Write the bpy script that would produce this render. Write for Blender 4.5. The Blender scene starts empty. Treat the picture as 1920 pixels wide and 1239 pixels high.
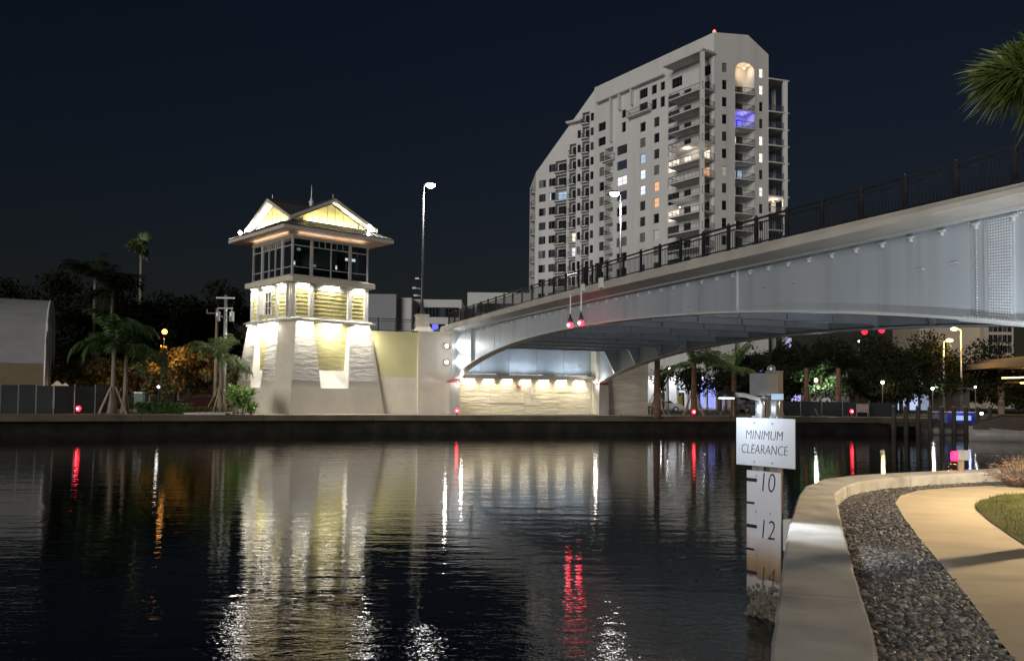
import bpy, math, random
import numpy as np
from mathutils import Vector, Matrix

random.seed(11)
rng = np.random.default_rng(11)
sc = bpy.context.scene
COL = sc.collection
R = math.radians

# ------------------------------------------------------------------ camera
FPX, CAMH, PITCH, ROLL = 1600.0, 2.8, R(2.0), R(0.6)
CY = 745 - FPX * math.tan(PITCH)
cam_d = bpy.data.cameras.new('camera')
cam = bpy.data.objects.new('camera', cam_d); COL.objects.link(cam)
cam_d.sensor_fit = 'HORIZONTAL'; cam_d.sensor_width = 36.0
cam_d.lens = FPX / 1920 * 36.0
cam_d.shift_y = (CY - 619.5) / 1920
cam_d.clip_start = 0.05; cam_d.clip_end = 3000
CR = Matrix.Rotation(math.pi / 2 + PITCH, 3, 'X') @ Matrix.Rotation(ROLL, 3, 'Z')
cam.matrix_world = Matrix.Translation((0, 0, CAMH)) @ CR.to_4x4()
sc.camera = cam

# ------------------------------------------------------------------ night sky, added glow sun, exposure
GLOW_AZ, GLOW_EL = R(212), R(11)          # added sun for the city glow, from behind and left of the camera
world = bpy.data.worlds.new('World'); sc.world = world; world.use_nodes = True
wn = world.node_tree.nodes; wl = world.node_tree.links
bg = wn['Background']
sky = wn.new('ShaderNodeTexSky'); sky.sky_type = 'NISHITA'; sky.sun_disc = False
sky.sun_elevation = GLOW_EL; sky.sun_rotation = GLOW_AZ
sky.air_density = 1.6; sky.dust_density = 0.3; sky.ozone_density = 2.0
sky.altitude = 0
tint = wn.new('ShaderNodeMix'); tint.data_type = 'RGBA'; tint.blend_type = 'MULTIPLY'; tint.inputs[0].default_value = 1.0
tint.inputs[7].default_value = (0.74, 0.81, 1.32, 1)
wl.new(sky.outputs[0], tint.inputs[6]); wl.new(tint.outputs[2], bg.inputs[0]); bg.inputs[1].default_value = 0.0031
sun_d = bpy.data.lights.new('glow_sun', 'SUN'); sun_d.energy = 1.3; sun_d.angle = R(25); sun_d.color = (1.0, 0.96, 0.91)
sun = bpy.data.objects.new('glow_sun', sun_d); COL.objects.link(sun)
md = Vector((math.sin(GLOW_AZ) * math.cos(GLOW_EL), math.cos(GLOW_AZ) * math.cos(GLOW_EL), math.sin(GLOW_EL)))
sun.rotation_euler = md.to_track_quat('Z', 'Y').to_euler()
sun.location = md * 100
vs = sc.view_settings
vs.view_transform = 'Standard'; vs.look = 'None'; vs.exposure = 0.15; vs.gamma = 1.0; vs.use_curve_mapping = False
cy = sc.cycles
cy.use_denoising = True
cy.max_bounces = 5; cy.diffuse_bounces = 2; cy.glossy_bounces = 3; cy.transmission_bounces = 3
cy.transparent_max_bounces = 8; cy.caustics_reflective = False; cy.caustics_refractive = False
cy.sample_clamp_indirect = 5.0; cy.sample_clamp_direct = 40.0; cy.blur_glossy = 0.0

# ------------------------------------------------------------------ measuring helpers (photo pixel -> world point)
def ray(px, py):
    return CR @ Vector(((px - 960) / FPX, -(py - CY) / FPX, -1.0))
def aty(px, py, Y):
    d = ray(px, py); return Vector((0, 0, CAMH)) + d * (Y / d.y)
def atz(px, py, z):
    d = ray(px, py); return Vector((0, 0, CAMH)) + d * ((z - CAMH) / d.z)

# ------------------------------------------------------------------ materials
MATS = {}
def pm(name, col, rough=0.6, metal=0.0, var=0.15, scale=2.0, bump=0.0, bscale=20.0, stretch=(1, 1, 1), spec=0.5, stain=None, detail=5.0):
    m = bpy.data.materials.new(name); m.use_nodes = True; MATS[name] = m
    n, l = m.node_tree.nodes, m.node_tree.links
    b = n['Principled BSDF']
    b.inputs['Roughness'].default_value = rough; b.inputs['Metallic'].default_value = metal
    b.inputs['Specular IOR Level'].default_value = spec
    tc = n.new('ShaderNodeTexCoord'); mp = n.new('ShaderNodeMapping'); mp.inputs['Scale'].default_value = stretch
    l.new(tc.outputs['Object'], mp.inputs[0])
    nz = n.new('ShaderNodeTexNoise'); nz.inputs['Scale'].default_value = scale; nz.inputs['Detail'].default_value = detail
    l.new(mp.outputs[0], nz.inputs['Vector'])
    rp = n.new('ShaderNodeValToRGB')
    rp.color_ramp.elements[0].position = 0.3; rp.color_ramp.elements[1].position = 0.7
    c0 = [max(0, c * (1 - var)) for c in col]; c1 = [min(1, c * (1 + var)) for c in col]
    rp.color_ramp.elements[0].color = (*c0, 1); rp.color_ramp.elements[1].color = (*c1, 1)
    l.new(nz.outputs[0], rp.inputs[0])
    out = rp.outputs[0]
    if stain:                      # (colour, amount, scale, stretch)
        sc_, amt, ss, sst = stain
        mp2 = n.new('ShaderNodeMapping'); mp2.inputs['Scale'].default_value = sst; l.new(tc.outputs['Object'], mp2.inputs[0])
        n2 = n.new('ShaderNodeTexNoise'); n2.inputs['Scale'].default_value = ss; n2.inputs['Detail'].default_value = 6
        l.new(mp2.outputs[0], n2.inputs['Vector'])
        r2 = n.new('ShaderNodeValToRGB'); r2.color_ramp.elements[0].position = 0.52; r2.color_ramp.elements[1].position = 0.72
        r2.color_ramp.elements[0].color = (0, 0, 0, 1); r2.color_ramp.elements[1].color = (amt, amt, amt, 1)
        l.new(n2.outputs[0], r2.inputs[0])
        mx = n.new('ShaderNodeMix'); mx.data_type = 'RGBA'
        l.new(r2.outputs[0], mx.inputs['Factor']); l.new(out, mx.inputs[6]); mx.inputs[7].default_value = (*sc_, 1)
        out = mx.outputs[2]
    l.new(out, b.inputs['Base Color'])
    if bump:
        n3 = n.new('ShaderNodeTexNoise'); n3.inputs['Scale'].default_value = bscale; n3.inputs['Detail'].default_value = 4
        l.new(mp.outputs[0], n3.inputs['Vector'])
        bp = n.new('ShaderNodeBump'); bp.inputs['Distance'].default_value = bump; bp.inputs['Strength'].default_value = 1.0
        l.new(n3.outputs[0], bp.inputs['Height']); l.new(bp.outputs[0], b.inputs['Normal'])
    return m
def em(name, col, strength):
    m = bpy.data.materials.new(name); m.use_nodes = True; MATS[name] = m
    b = m.node_tree.nodes['Principled BSDF']
    b.inputs['Base Color'].default_value = (*[c * 0.5 for c in col], 1)
    b.inputs['Emission Color'].default_value = (*col, 1); b.inputs['Emission Strength'].default_value = strength
    return m
def glass(name, tint, alpha):
    m = bpy.data.materials.new(name); m.use_nodes = True; MATS[name] = m
    n, l = m.node_tree.nodes, m.node_tree.links; n.clear()
    o = n.new('ShaderNodeOutputMaterial'); mix = n.new('ShaderNodeMixShader'); t = n.new('ShaderNodeBsdfTransparent')
    t.inputs[0].default_value = (*[c * alpha for c in tint], 1)
    g = n.new('ShaderNodeBsdfGlossy'); g.inputs['Roughness'].default_value = 0.03; g.inputs[0].default_value = (0.9, 0.95, 1, 1)
    fr = n.new('ShaderNodeFresnel'); fr.inputs[0].default_value = 1.5
    l.new(fr.outputs[0], mix.inputs[0]); l.new(t.outputs[0], mix.inputs[1]); l.new(g.outputs[0], mix.inputs[2])
    l.new(mix.outputs[0], o.inputs[0]); return m

concrete = pm('concrete', (0.52, 0.49, 0.44), 0.75, var=0.1, scale=0.8, bump=0.004, bscale=14, stain=((0.32, 0.29, 0.25), 0.5, 0.9, (1, 1, 0.25)))
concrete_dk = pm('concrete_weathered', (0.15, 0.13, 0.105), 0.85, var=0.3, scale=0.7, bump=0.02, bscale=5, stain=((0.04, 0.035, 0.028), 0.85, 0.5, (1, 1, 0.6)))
fascia_c = pm('deck_concrete', (0.47, 0.44, 0.39), 0.8, var=0.12, scale=0.6, bump=0.003, bscale=10, stain=((0.3, 0.28, 0.25), 0.45, 0.4, (1, 1, 3)))
cap_c = pm('seawall_cap_concrete', (0.50, 0.49, 0.46), 0.8, var=0.2, scale=2.2, bump=0.004, bscale=45, detail=9, stain=((0.2, 0.185, 0.16), 0.75, 1.1, (1.2, 0.6, 1)))
path_c = pm('path_concrete', (0.55, 0.47, 0.34), 0.85, var=0.1, scale=1.6, bump=0.0015, bscale=90, stain=((0.34, 0.28, 0.2), 0.6, 0.7, (0.6, 1.8, 1)))
render_w = pm('tower_render', (0.66, 0.60, 0.50), 0.8, var=0.06, scale=1.0, bump=0.003, bscale=12, stain=((0.48, 0.44, 0.38), 0.35, 0.5, (1, 1, 0.5)))
stone_w = pm('tower_stone', (0.66, 0.63, 0.58), 0.85, var=0.1, scale=2.0, bump=0.06, bscale=2.4, stretch=(0.5, 0.5, 2.2))
stone_y = pm('niche_stone', (0.66, 0.60, 0.30), 0.85, var=0.08, scale=2.0, bump=0.05, bscale=1.9, stretch=(0.6, 0.6, 2.0))
abut_stone = pm('abutment_stone', (0.60, 0.54, 0.43), 0.85, var=0.12, scale=1.2, bump=0.035, bscale=2.2, stretch=(0.4, 0.4, 2.4))
trim_w = pm('white_trim', (0.75, 0.73, 0.69), 0.55, var=0.04)
siding_y = pm('yellow_siding', (0.70, 0.63, 0.28), 0.6, var=0.07, scale=1.5, bump=0.002, bscale=30)
wall_y = pm('yellow_wall', (0.60, 0.56, 0.30), 0.8, var=0.06, scale=0.7, bump=0.003, bscale=12, stain=((0.48, 0.44, 0.24), 0.4, 0.4, (1, 1, 0.5)))
soffit_m = pm('soffit_timber', (0.66, 0.46, 0.32), 0.5, var=0.1, stretch=(6, 1, 1))
eave_m = pm('eave_trim', (0.6, 0.55, 0.5), 0.5, var=0.05)
metal_roof = pm('standing_seam_metal', (0.16, 0.15, 0.14), 0.35, metal=0.6, var=0.2, scale=1.2)
frame_m = pm('aluminium_frame', (0.55, 0.53, 0.5), 0.4, metal=0.2, var=0.05)
steel = pm('painted_steel', (0.33, 0.37, 0.41), 0.42, var=0.09, scale=0.5, bump=0.0015, bscale=3, stretch=(1, 1, 0.25), stain=((0.21, 0.22, 0.22), 0.6, 0.5, (3.0, 1, 0.1)))
steel_lt = pm('flange_steel_lit', (0.48, 0.5, 0.5), 0.45, var=0.08, scale=0.8)  # paler than the web: light caught by the flanges is in the colour
bolt_m = pm('bolt_steel', (0.6, 0.62, 0.64), 0.35, metal=0.3, var=0.05)
rail_m = pm('black_railing', (0.025, 0.025, 0.028), 0.35, var=0.2, scale=3)
pole_m = pm('dark_pole', (0.05, 0.05, 0.055), 0.35, metal=0.5, var=0.15)
galv = pm('galvanised', (0.5, 0.52, 0.54), 0.35, metal=0.6, var=0.12, scale=6)
redpaint = pm('red_paint', (0.28, 0.03, 0.03), 0.5, var=0.15)
dark_m = pm('dark_void', (0.02, 0.02, 0.022), 0.8)
asphalt = pm('asphalt', (0.05, 0.05, 0.052), 0.85, var=0.2, scale=6)
ground_m = pm('ground', (0.06, 0.06, 0.035), 0.95, var=0.3, scale=0.4)
prom_m = pm('promenade', (0.33, 0.3, 0.25), 0.85, var=0.12, scale=0.8)
bark = pm('bark', (0.16, 0.12, 0.09), 0.9, var=0.35, scale=3, bump=0.02, bscale=8, stretch=(1, 1, 3))
palm_bark = pm('palm_bark', (0.26, 0.22, 0.17), 0.9, var=0.25, scale=3, bump=0.02, bscale=6, stretch=(0.4, 0.4, 5))
date_bark = pm('date_palm_bark', (0.22, 0.13, 0.08), 0.95, var=0.35, scale=4, bump=0.05, bscale=7)
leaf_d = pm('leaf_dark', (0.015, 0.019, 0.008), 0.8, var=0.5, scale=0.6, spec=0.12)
leaf_o = pm('leaf_broad', (0.11, 0.10, 0.035), 0.7, var=0.45, scale=1.5)
leaf_g = pm('leaf_green', (0.06, 0.12, 0.03), 0.5, var=0.45, scale=1.0)
leaf_b = pm('leaf_bright', (0.24, 0.42, 0.09), 0.45, var=0.3, scale=3)
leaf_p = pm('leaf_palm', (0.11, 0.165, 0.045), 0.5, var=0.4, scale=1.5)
leaf_np = pm('leaf_near_palm', (0.10, 0.14, 0.03), 0.4, var=0.45, scale=6)
grass_m = pm('grass', (0.17, 0.2, 0.035), 0.7, var=0.35, scale=2.5)
muhly_m = pm('pink_grass', (0.30, 0.2, 0.16), 0.8, var=0.35, scale=4)
wood_d = pm('wet_timber', (0.07, 0.058, 0.045), 0.9, var=0.3, scale=2, bump=0.01, bscale=9, stretch=(4, 4, 0.6))
bldg_d = pm('far_dark_render', (0.08, 0.08, 0.08), 0.85, var=0.1)
wood_m = pm('weathered_timber', (0.27, 0.22, 0.16), 0.9, var=0.3, scale=2, bump=0.01, bscale=9, stretch=(4, 4, 0.6))
stake_m = pm('stake_timber', (0.42, 0.31, 0.2), 0.85, var=0.2)
facade_m = pm('apartment_render', (0.66, 0.655, 0.64), 0.85, var=0.07, scale=0.08, stain=((0.47, 0.465, 0.45), 0.45, 0.35, (1.6, 1.6, 0.12)))
slab_m = pm('balcony_slab', (0.6, 0.6, 0.59), 0.8, var=0.05)
bldg_w = pm('far_white_render', (0.6, 0.6, 0.6), 0.85, var=0.05, scale=0.2)
bldg_g = pm('far_grey_render', (0.3, 0.31, 0.33), 0.85, var=0.05, scale=0.2)
bldg_t = pm('far_tan_render', (0.5, 0.42, 0.32), 0.85, var=0.06, scale=0.2)
pane_d = pm('dark_pane', (0.012, 0.014, 0.018), 0.08, var=0.3, scale=0.3, spec=0.6)
pane_gr = pm('curtained_pane', (0.17, 0.165, 0.155), 0.5, var=0.4, scale=0.8, stretch=(3, 3, 0.3))
pane_md = pm('grey_pane', (0.05, 0.055, 0.06), 0.12, var=0.4, scale=0.4)
pane_bl = pm('blue_pane', (0.05, 0.07, 0.12), 0.1, var=0.3, scale=0.3)
wframe = pm('window_frame', (0.08, 0.08, 0.085), 0.5)
fabric_w = pm('hall_fabric', (0.33, 0.335, 0.34), 0.7, var=0.08, scale=0.5, bump=0.03, bscale=1.2, stretch=(1, 1, 2.5))
fabric_t = pm('hall_fabric_tan', (0.22, 0.17, 0.105), 0.8, var=0.1, scale=0.8)
fence_m = pm('fence_screen', (0.026, 0.036, 0.036), 0.85, var=0.35, scale=0.5)
white_p = pm('white_paint', (0.72, 0.72, 0.72), 0.5, var=0.03)
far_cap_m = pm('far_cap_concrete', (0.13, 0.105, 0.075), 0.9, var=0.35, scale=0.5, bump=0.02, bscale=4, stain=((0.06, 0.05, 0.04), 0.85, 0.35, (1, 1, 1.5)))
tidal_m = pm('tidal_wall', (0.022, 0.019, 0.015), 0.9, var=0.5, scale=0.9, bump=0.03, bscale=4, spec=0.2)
ink = pm('black_ink', (0.015, 0.015, 0.02), 0.6)
sign_w = pm('sign_white', (0.68, 0.71, 0.76), 0.45, var=0.02)
carp_w = pm('car_white', (0.7, 0.7, 0.7), 0.25, var=0.02)
carp_d = pm('car_dark_red', (0.045, 0.015, 0.017), 0.22, var=0.05)
carp_g = pm('car_grey', (0.2, 0.21, 0.22), 0.25, var=0.05)
rubber = pm('rubber', (0.02, 0.02, 0.02), 0.8)
tarp_m = pm('boat_tarp', (0.12, 0.09, 0.07), 0.8, var=0.2, scale=2)
hull_m = pm('boat_hull', (0.5, 0.46, 0.42), 0.4, var=0.1)
finial_m = pm('finial_white', (0.8, 0.8, 0.8), 0.35, var=0.02)
obs_glass = glass('observation_glass', (0.62, 0.72, 0.72), 0.55)
E_white = em('lamp_white', (1.0, 0.97, 0.92), 60)
E_cool = em('lamp_cool', (0.9, 0.96, 1.0), 7)
E_strip = em('led_strip', (1.0, 0.94, 0.8), 14)
E_flood = em('flood_white', (0.95, 0.97, 1.0), 45)
E_orange = em('lamp_sodium', (1.0, 0.5, 0.12), 25)
E_amber = em('lamp_amber', (1.0, 0.62, 0.15), 16)
E_red = em('lamp_red', (1.0, 0.015, 0.04), 3)
E_redhot = em('lamp_red_body', (1.0, 0.012, 0.03), 9)
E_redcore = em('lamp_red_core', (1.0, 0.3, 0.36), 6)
E_reds = em('beacon_red', (1.0, 0.25, 0.15), 1.5)
E_warmwin = em('window_warm', (1.0, 0.72, 0.45), 0.85)
E_warmwin2 = em('window_cream', (1.0, 0.86, 0.7), 1.1)
E_whitewin = em('window_white', (0.9, 0.92, 1.0), 0.8)
E_dimwin = em('window_dim', (0.8, 0.75, 0.7), 0.22)
E_bluewin = em('window_blue', (0.15, 0.15, 1.0), 1.2)
E_cyanwin = em('window_cyan', (0.55, 0.75, 1.0), 0.5)
E_orwin = em('window_orange', (1.0, 0.55, 0.3), 0.7)
E_screen = em('monitor', (0.5, 0.75, 0.8), 0.5)
E_screen2 = em('monitor_bright', (0.9, 0.95, 1.0), 1.6)
E_bluewall = em('blue_lit_wall', (0.3, 0.34, 1.0), 0.8)  # glowing surface painted in for blue light on a wall
E_tail = em('tail_lamp', (1.0, 0.03, 0.06), 12)
E_head = em('head_lamp', (1.0, 0.98, 0.95), 12)

# ------------------------------------------------------------------ mesh helpers
class MB:
    def __init__(s): s.v = []; s.f = []
    def add(s, vs, fs):
        o = len(s.v); s.v += [tuple(p) for p in vs]; s.f += [tuple(i + o for i in f) for f in fs]
    def bx(s, x0, x1, y0, y1, z0, z1):
        s.add([(x0, y0, z0), (x1, y0, z0), (x1, y1, z0), (x0, y1, z0), (x0, y0, z1), (x1, y0, z1), (x1, y1, z1), (x0, y1, z1)],
              [(0, 3, 2, 1), (4, 5, 6, 7), (0, 1, 5, 4), (1, 2, 6, 5), (2, 3, 7, 6), (3, 0, 4, 7)])
    def quad(s, *p): s.add(p, [tuple(range(len(p)))])
    def loft(s, rings, caps=True, close=True):
        n = len(rings[0]); vs = [p for r in rings for p in r]; fs = []
        for i in range(len(rings) - 1):
            for j in range(n if close else n - 1):
                k = (j + 1) % n; fs.append((i * n + j, i * n + k, (i + 1) * n + k, (i + 1) * n + j))
        if caps: fs.append(tuple(range(n - 1, -1, -1))); fs.append(tuple((len(rings) - 1) * n + j for j in range(n)))
        s.add(vs, fs)
    def tube(s, path, r, n=8):
        P = [Vector(p) for p in path]; rs = r if isinstance(r, (list, tuple)) else [r] * len(P); rings = []
        for i, p in enumerate(P):
            d = (P[min(i + 1, len(P) - 1)] - P[max(i - 1, 0)]).normalized()
            a = d.cross(Vector((0, 0, 1))) if abs(d.z) < 0.95 else d.cross(Vector((1, 0, 0)))
            a.normalize(); b = d.cross(a)
            rings.append([p + (a * math.cos(2 * math.pi * k / n) + b * math.sin(2 * math.pi * k / n)) * rs[i] for k in range(n)])
        s.loft(rings)
    def lathe(s, prof, c=(0, 0, 0), n=12):
        s.loft([[(c[0] + r * math.cos(2 * math.pi * k / n), c[1] + r * math.sin(2 * math.pi * k / n), c[2] + z) for k in range(n)] for r, z in prof])
    def ball(s, c, r, n=10, m=6, sz=1.0):
        s.lathe([(max(1e-4, r * math.sin(math.pi * i / m)), -r * sz * math.cos(math.pi * i / m)) for i in range(m + 1)], c, n)
    def beam(s, a, b, w, h):      # rectangular bar between two points, h measured upwards
        a, b = Vector(a), Vector(b); d = (b - a).normalized()
        sd = d.cross(Vector((0, 0, 1)))
        if sd.length < 1e-4: sd = Vector((1, 0, 0))
        sd.normalize(); up = sd.cross(d)
        s.loft([[p + sd * x * w / 2 + up * y * h / 2 for x, y in ((-1, -1), (1, -1), (1, 1), (-1, 1))] for p in (a, b)])
    def build(s, name, mat, parent=None, smooth=False, loc=None, stuff=False):
        me = bpy.data.meshes.new(name); me.from_pydata(s.v, [], s.f); me.materials.append(mat); me.update()
        if smooth: me.polygons.foreach_set('use_smooth', [True] * len(me.polygons))
        o = bpy.data.objects.new(name, me); COL.objects.link(o)
        if parent: o.parent = parent
        if loc is not None: o.location = loc
        if stuff: o['kind'] = 'stuff'
        return o
def box(name, mat, parent, x0, x1, y0, y1, z0, z1):
    m = MB(); m.bx(x0, x1, y0, y1, z0, z1); return m.build(name, mat, parent)
def inst(o, parent=None, loc=None, rot=None, mat=None):
    c = o.copy(); COL.objects.link(c); c.parent = parent
    if loc is not None: c.location = loc
    if rot is not None: c.rotation_euler = rot
    return c
def tag(o, label, cat, group=None):
    o['label'] = label; o['category'] = cat
    if group: o['group'] = group
    return o
def thing(name, label, cat, loc=(0, 0, 0), rz=0.0, group=None):
    o = bpy.data.objects.new(name, None); COL.objects.link(o); o.location = loc; o.rotation_euler = (0, 0, rz)
    o.empty_display_size = 0.3
    return tag(o, label, cat, group)
def struct(o): o['kind'] = 'structure'; return o
def lamp(kind, name, parent, loc, watt, col=(1, 1, 1), aim=None, size=0.1, angle=120, blend=0.5, sy=None):
    d = bpy.data.lights.new(name, kind); d.energy = watt; d.color = col
    if kind == 'SPOT': d.spot_size = R(angle); d.spot_blend = blend; d.shadow_soft_size = size
    elif kind == 'POINT': d.shadow_soft_size = size
    else:
        d.shape = 'RECTANGLE'; d.size = size; d.size_y = sy or size; d.spread = R(angle)
    o = bpy.data.objects.new(name, d); COL.objects.link(o); o.parent = parent; o.location = loc
    if aim is not None: o.rotation_euler = (-Vector(aim)).to_track_quat('Z', 'Y').to_euler()
    return o
def text(name, s, size, mat, parent, loc, rot, shear=0.0, offset=0.0, align='CENTER', sx=1.0):
    cu = bpy.data.curves.new(name, 'FONT'); cu.body = s; cu.size = size; cu.align_x = align; cu.align_y = 'CENTER'
    cu.shear = shear; cu.offset = offset; cu.extrude = 0.002; cu.resolution_u = 4
    t = bpy.data.objects.new(name, cu); COL.objects.link(t)
    dg = bpy.context.evaluated_depsgraph_get(); me = bpy.data.meshes.new_from_object(t.evaluated_get(dg))
    bpy.data.objects.remove(t); bpy.data.curves.remove(cu)
    me.materials.clear(); me.materials.append(mat)
    o = bpy.data.objects.new(name, me); COL.objects.link(o); o.parent = parent; o.location = loc; o.rotation_euler = rot; o.scale = (sx, 1, 1)
    return o
def interp(tbl):
    xs = [a for a, b in tbl]; ys = [b for a, b in tbl]
    co = np.polyfit(xs, ys, 4 if len(xs) > 6 else 2)
    return lambda t: float(np.polyval(co, t))
# ================================================================== WATER
def make_water():
    m = bpy.data.materials.new('river_water'); m.use_nodes = True
    n, l = m.node_tree.nodes, m.node_tree.links
    n.clear()
    wo = n.new('ShaderNodeOutputMaterial'); mixs = n.new('ShaderNodeMixShader'); l.new(mixs.outputs[0], wo.inputs[0])
    df = n.new('ShaderNodeBsdfDiffuse'); df.inputs[0].default_value = (0.0035, 0.005, 0.005, 1); l.new(df.outputs[0], mixs.inputs[1])
    gl = n.new('ShaderNodeBsdfGlossy'); gl.inputs['Roughness'].default_value = 0.02; gl.inputs[0].default_value = (1, 1, 1, 1); l.new(gl.outputs[0], mixs.inputs[2])
    fr = n.new('ShaderNodeFresnel'); fr.inputs[0].default_value = 1.6; l.new(fr.outputs[0], mixs.inputs[0])
    tc = n.new('ShaderNodeTexCoord')
    def noise(scale, stretch, detail=2.0, dist=0.0):
        mp = n.new('ShaderNodeMapping'); mp.inputs['Scale'].default_value = stretch; mp.inputs['Rotation'].default_value = (0, 0, R(-8))
        l.new(tc.outputs['Object'], mp.inputs[0])
        t = n.new('ShaderNodeTexNoise'); t.inputs['Scale'].default_value = scale; t.inputs['Detail'].default_value = detail
        t.inputs['Distortion'].default_value = dist
        l.new(mp.outputs[0], t.inputs['Vector']); return t.outputs[0]
    def mth(op, a, c):
        k = n.new('ShaderNodeMath'); k.operation = op
        for i, x in enumerate((a, c)):
            if isinstance(x, (int, float)): k.inputs[i].default_value = x
            else: l.new(x, k.inputs[i])
        return k.outputs[0]
    # wind-ruffled patch near this bank, calmer water out in the channel
    sep = n.new('ShaderNodeSeparateXYZ'); l.new(tc.outputs['Object'], sep.inputs[0])
    edge = mth('ADD', sep.outputs[1], mth('MULTIPLY', noise(0.16, (0.7, 1.6, 1), 3), 9.0))
    mr = n.new('ShaderNodeMapRange'); mr.interpolation_type = 'SMOOTHSTEP'
    mr.inputs['From Min'].default_value = 17.4; mr.inputs['From Max'].default_value = 14.8
    mr.inputs['To Min'].default_value = 0.0; mr.inputs['To Max'].default_value = 1.0
    l.new(edge, mr.inputs['Value'])
    calm = mth('ADD', mth('MULTIPLY', noise(0.55, (0.5, 1.7, 1), 2), 0.010),
               mth('MULTIPLY', noise(1.6, (0.45, 1.6, 1), 3, 0.3), 0.0078))
    fine = mth('MULTIPLY', noise(5.0, (0.6, 1.5, 1), 2, 0.4), 0.0030)
    ruff = mth('ADD', mth('MULTIPLY', noise(3.4, (0.8, 1.35, 1), 3, 0.6), 0.0075), mth('MULTIPLY', noise(13.0, (0.9, 1.25, 1), 2, 0.3), 0.0032))
    h = mth('ADD', mth('ADD', calm, fine), mth('MULTIPLY', ruff, mr.outputs[0]))
    bp = n.new('ShaderNodeBump'); bp.inputs['Distance'].default_value = 1.0; bp.inputs['Strength'].default_value = 1.0
    l.new(h, bp.inputs['Height']); l.new(bp.outputs[0], gl.inputs['Normal']); l.new(bp.outputs[0], fr.inputs['Normal'])
    w = MB(); w.quad((-320, -60, 0), (320, -60, 0), (320, 110, 0), (-320, 110, 0))
    o = struct(w.build('water', m)); return o
make_water()

# ================================================================== FAR BANK GROUND AND SEAWALL
PZ = 1.35
FAR = [(-150, -6), (-62, 39), (-32.3, 54.0), (-10.5, 65.1), (18.8, 73.3), (42, 74.6), (80, 76), (190, 80)]
g = MB()
g.loft([[(x, y, PZ - 0.006) for x, y in FAR], [(x * 1.02 + (0.3 if x > 0 else -0.3), y + 6.0, PZ - 0.006) for x, y in FAR]], caps=False, close=False)
struct(g.build('promenade', prom_m))
g = MB()
g.loft([[(x * 1.02 + (0.3 if x > 0 else -0.3), y + 6.0, PZ - 0.01) for x, y in FAR], [(x * 8, 1500, PZ - 0.01) for x, y in FAR]], caps=False, close=False)
struct(g.build('ground', ground_m))
def seawall(name, label, pts, ztop, cap_h, cap_w, zbot, capmat, wallmat, step, inset):
    t = thing(name, label, 'seawall', (pts[0][0], pts[0][1], 0))
    ox, oy = pts[0]
    P = [Vector((x - ox, y - oy)) for x, y in pts]
    nrm = []
    for i in range(len(P)):
        d = (P[min(i + 1, len(P) - 1)] - P[max(i - 1, 0)]).normalized(); nrm.append(Vector((-d.y, d.x)))   # inland, left of travel
    for i in range(len(P) - 1):
        L = (P[i + 1] - P[i]).length; k = max(1, round(L / step))
        for j in range(k):
            a, b = j / k, (j + 1) / k - 0.012 / max(L / k, .1) / 1.0
            A, Bp = P[i].lerp(P[i + 1], a), P[i].lerp(P[i + 1], b)
            nA, nB = nrm[i].lerp(nrm[i + 1], a), nrm[i].lerp(nrm[i + 1], b)
            jz = random.uniform(-0.004, 0.004); bv = 0.025
            m = MB()
            def ring(p, q):
                return [(p.x, p.y, ztop - cap_h), (p.x, p.y, ztop - bv + jz), (p.x + q.x * bv, p.y + q.y * bv, ztop + jz),
                        (p.x + q.x * (cap_w - bv), p.y + q.y * (cap_w - bv), ztop + jz), (p.x + q.x * cap_w, p.y + q.y * cap_w, ztop - bv + jz),
                        (p.x + q.x * cap_w, p.y + q.y * cap_w, ztop - cap_h)]
            m.loft([ring(A, nA), ring(Bp, nB)])
            m.build('cap_block', capmat, t)
    m = MB()
    f0 = [(p.x + q.x * inset, p.y + q.y * inset) for p, q in zip(P, nrm)]
    m.loft([[(x, y, zbot) for x, y in f0], [(x, y, ztop - cap_h + 0.01) for x, y in f0]], caps=False, close=False)
    m.build('wall_face', wallmat, t)
    return t
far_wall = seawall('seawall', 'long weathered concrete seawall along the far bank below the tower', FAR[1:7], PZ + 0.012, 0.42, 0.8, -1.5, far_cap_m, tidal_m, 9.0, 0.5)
# ================================================================== NEAR BANK
NZ = 1.1; CAPZ = 1.3
OUT = [(-9, -9), (-4, -4.5), (-1.2, -0.6), (0.35, 2.2), (1.5, 4.97), (2.74, 8.58), (3.39, 10.43), (3.79, 11.52), (4.42, 13.23), (5.13, 14.96), (5.99, 16.42), (6.91, 17.32), (8.07, 18.05), (9.36, 18.7), (10.9, 19.5), (13.5, 20.9), (20, 24.5), (40, 34), (90, 50)]
INN = [(-8.4, -9.6), (-3.4, -5.0), (-0.55, -1.0), (1.0, 2.2), (2.14, 4.99), (2.45, 5.84), (2.99, 7.44), (3.84, 9.88), (4.2, 10.9), (5.24, 13.81), (5.87, 15.03), (6.51, 15.95), (7.34, 16.78), (8.88, 17.75), (10.6, 18.6), (13.8, 20.3), (20.3, 23.9)]
PTH = [(-6.5, -10.5), (-1.5, -6), (1.2, -1.5), (2.4, 2.2), (3.34, 5.69), (3.64, 6.52), (4.05, 7.64), (4.51, 8.97), (5.16, 10.87), (5.8, 12.65), (6.47, 14.43), (7.1, 15.59), (7.82, 16.46), (8.51, 16.92), (9.18, 17.29), (9.9, 17.6), (11.5, 18.35), (14.2, 19.6), (20.6, 23.2)]
LWN = [(5.1, -2), (5.25, 3), (5.4, 6.5), (5.75, 8.8), (6.16, 10.3), (6.41, 11.03), (6.84, 12.24), (7.3, 13.4), (7.71, 14.25), (8.11, 14.8), (9.04, 15.77), (9.58, 15.99), (10.6, 16.3), (13, 17.2), (16, 18.5)]
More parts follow.
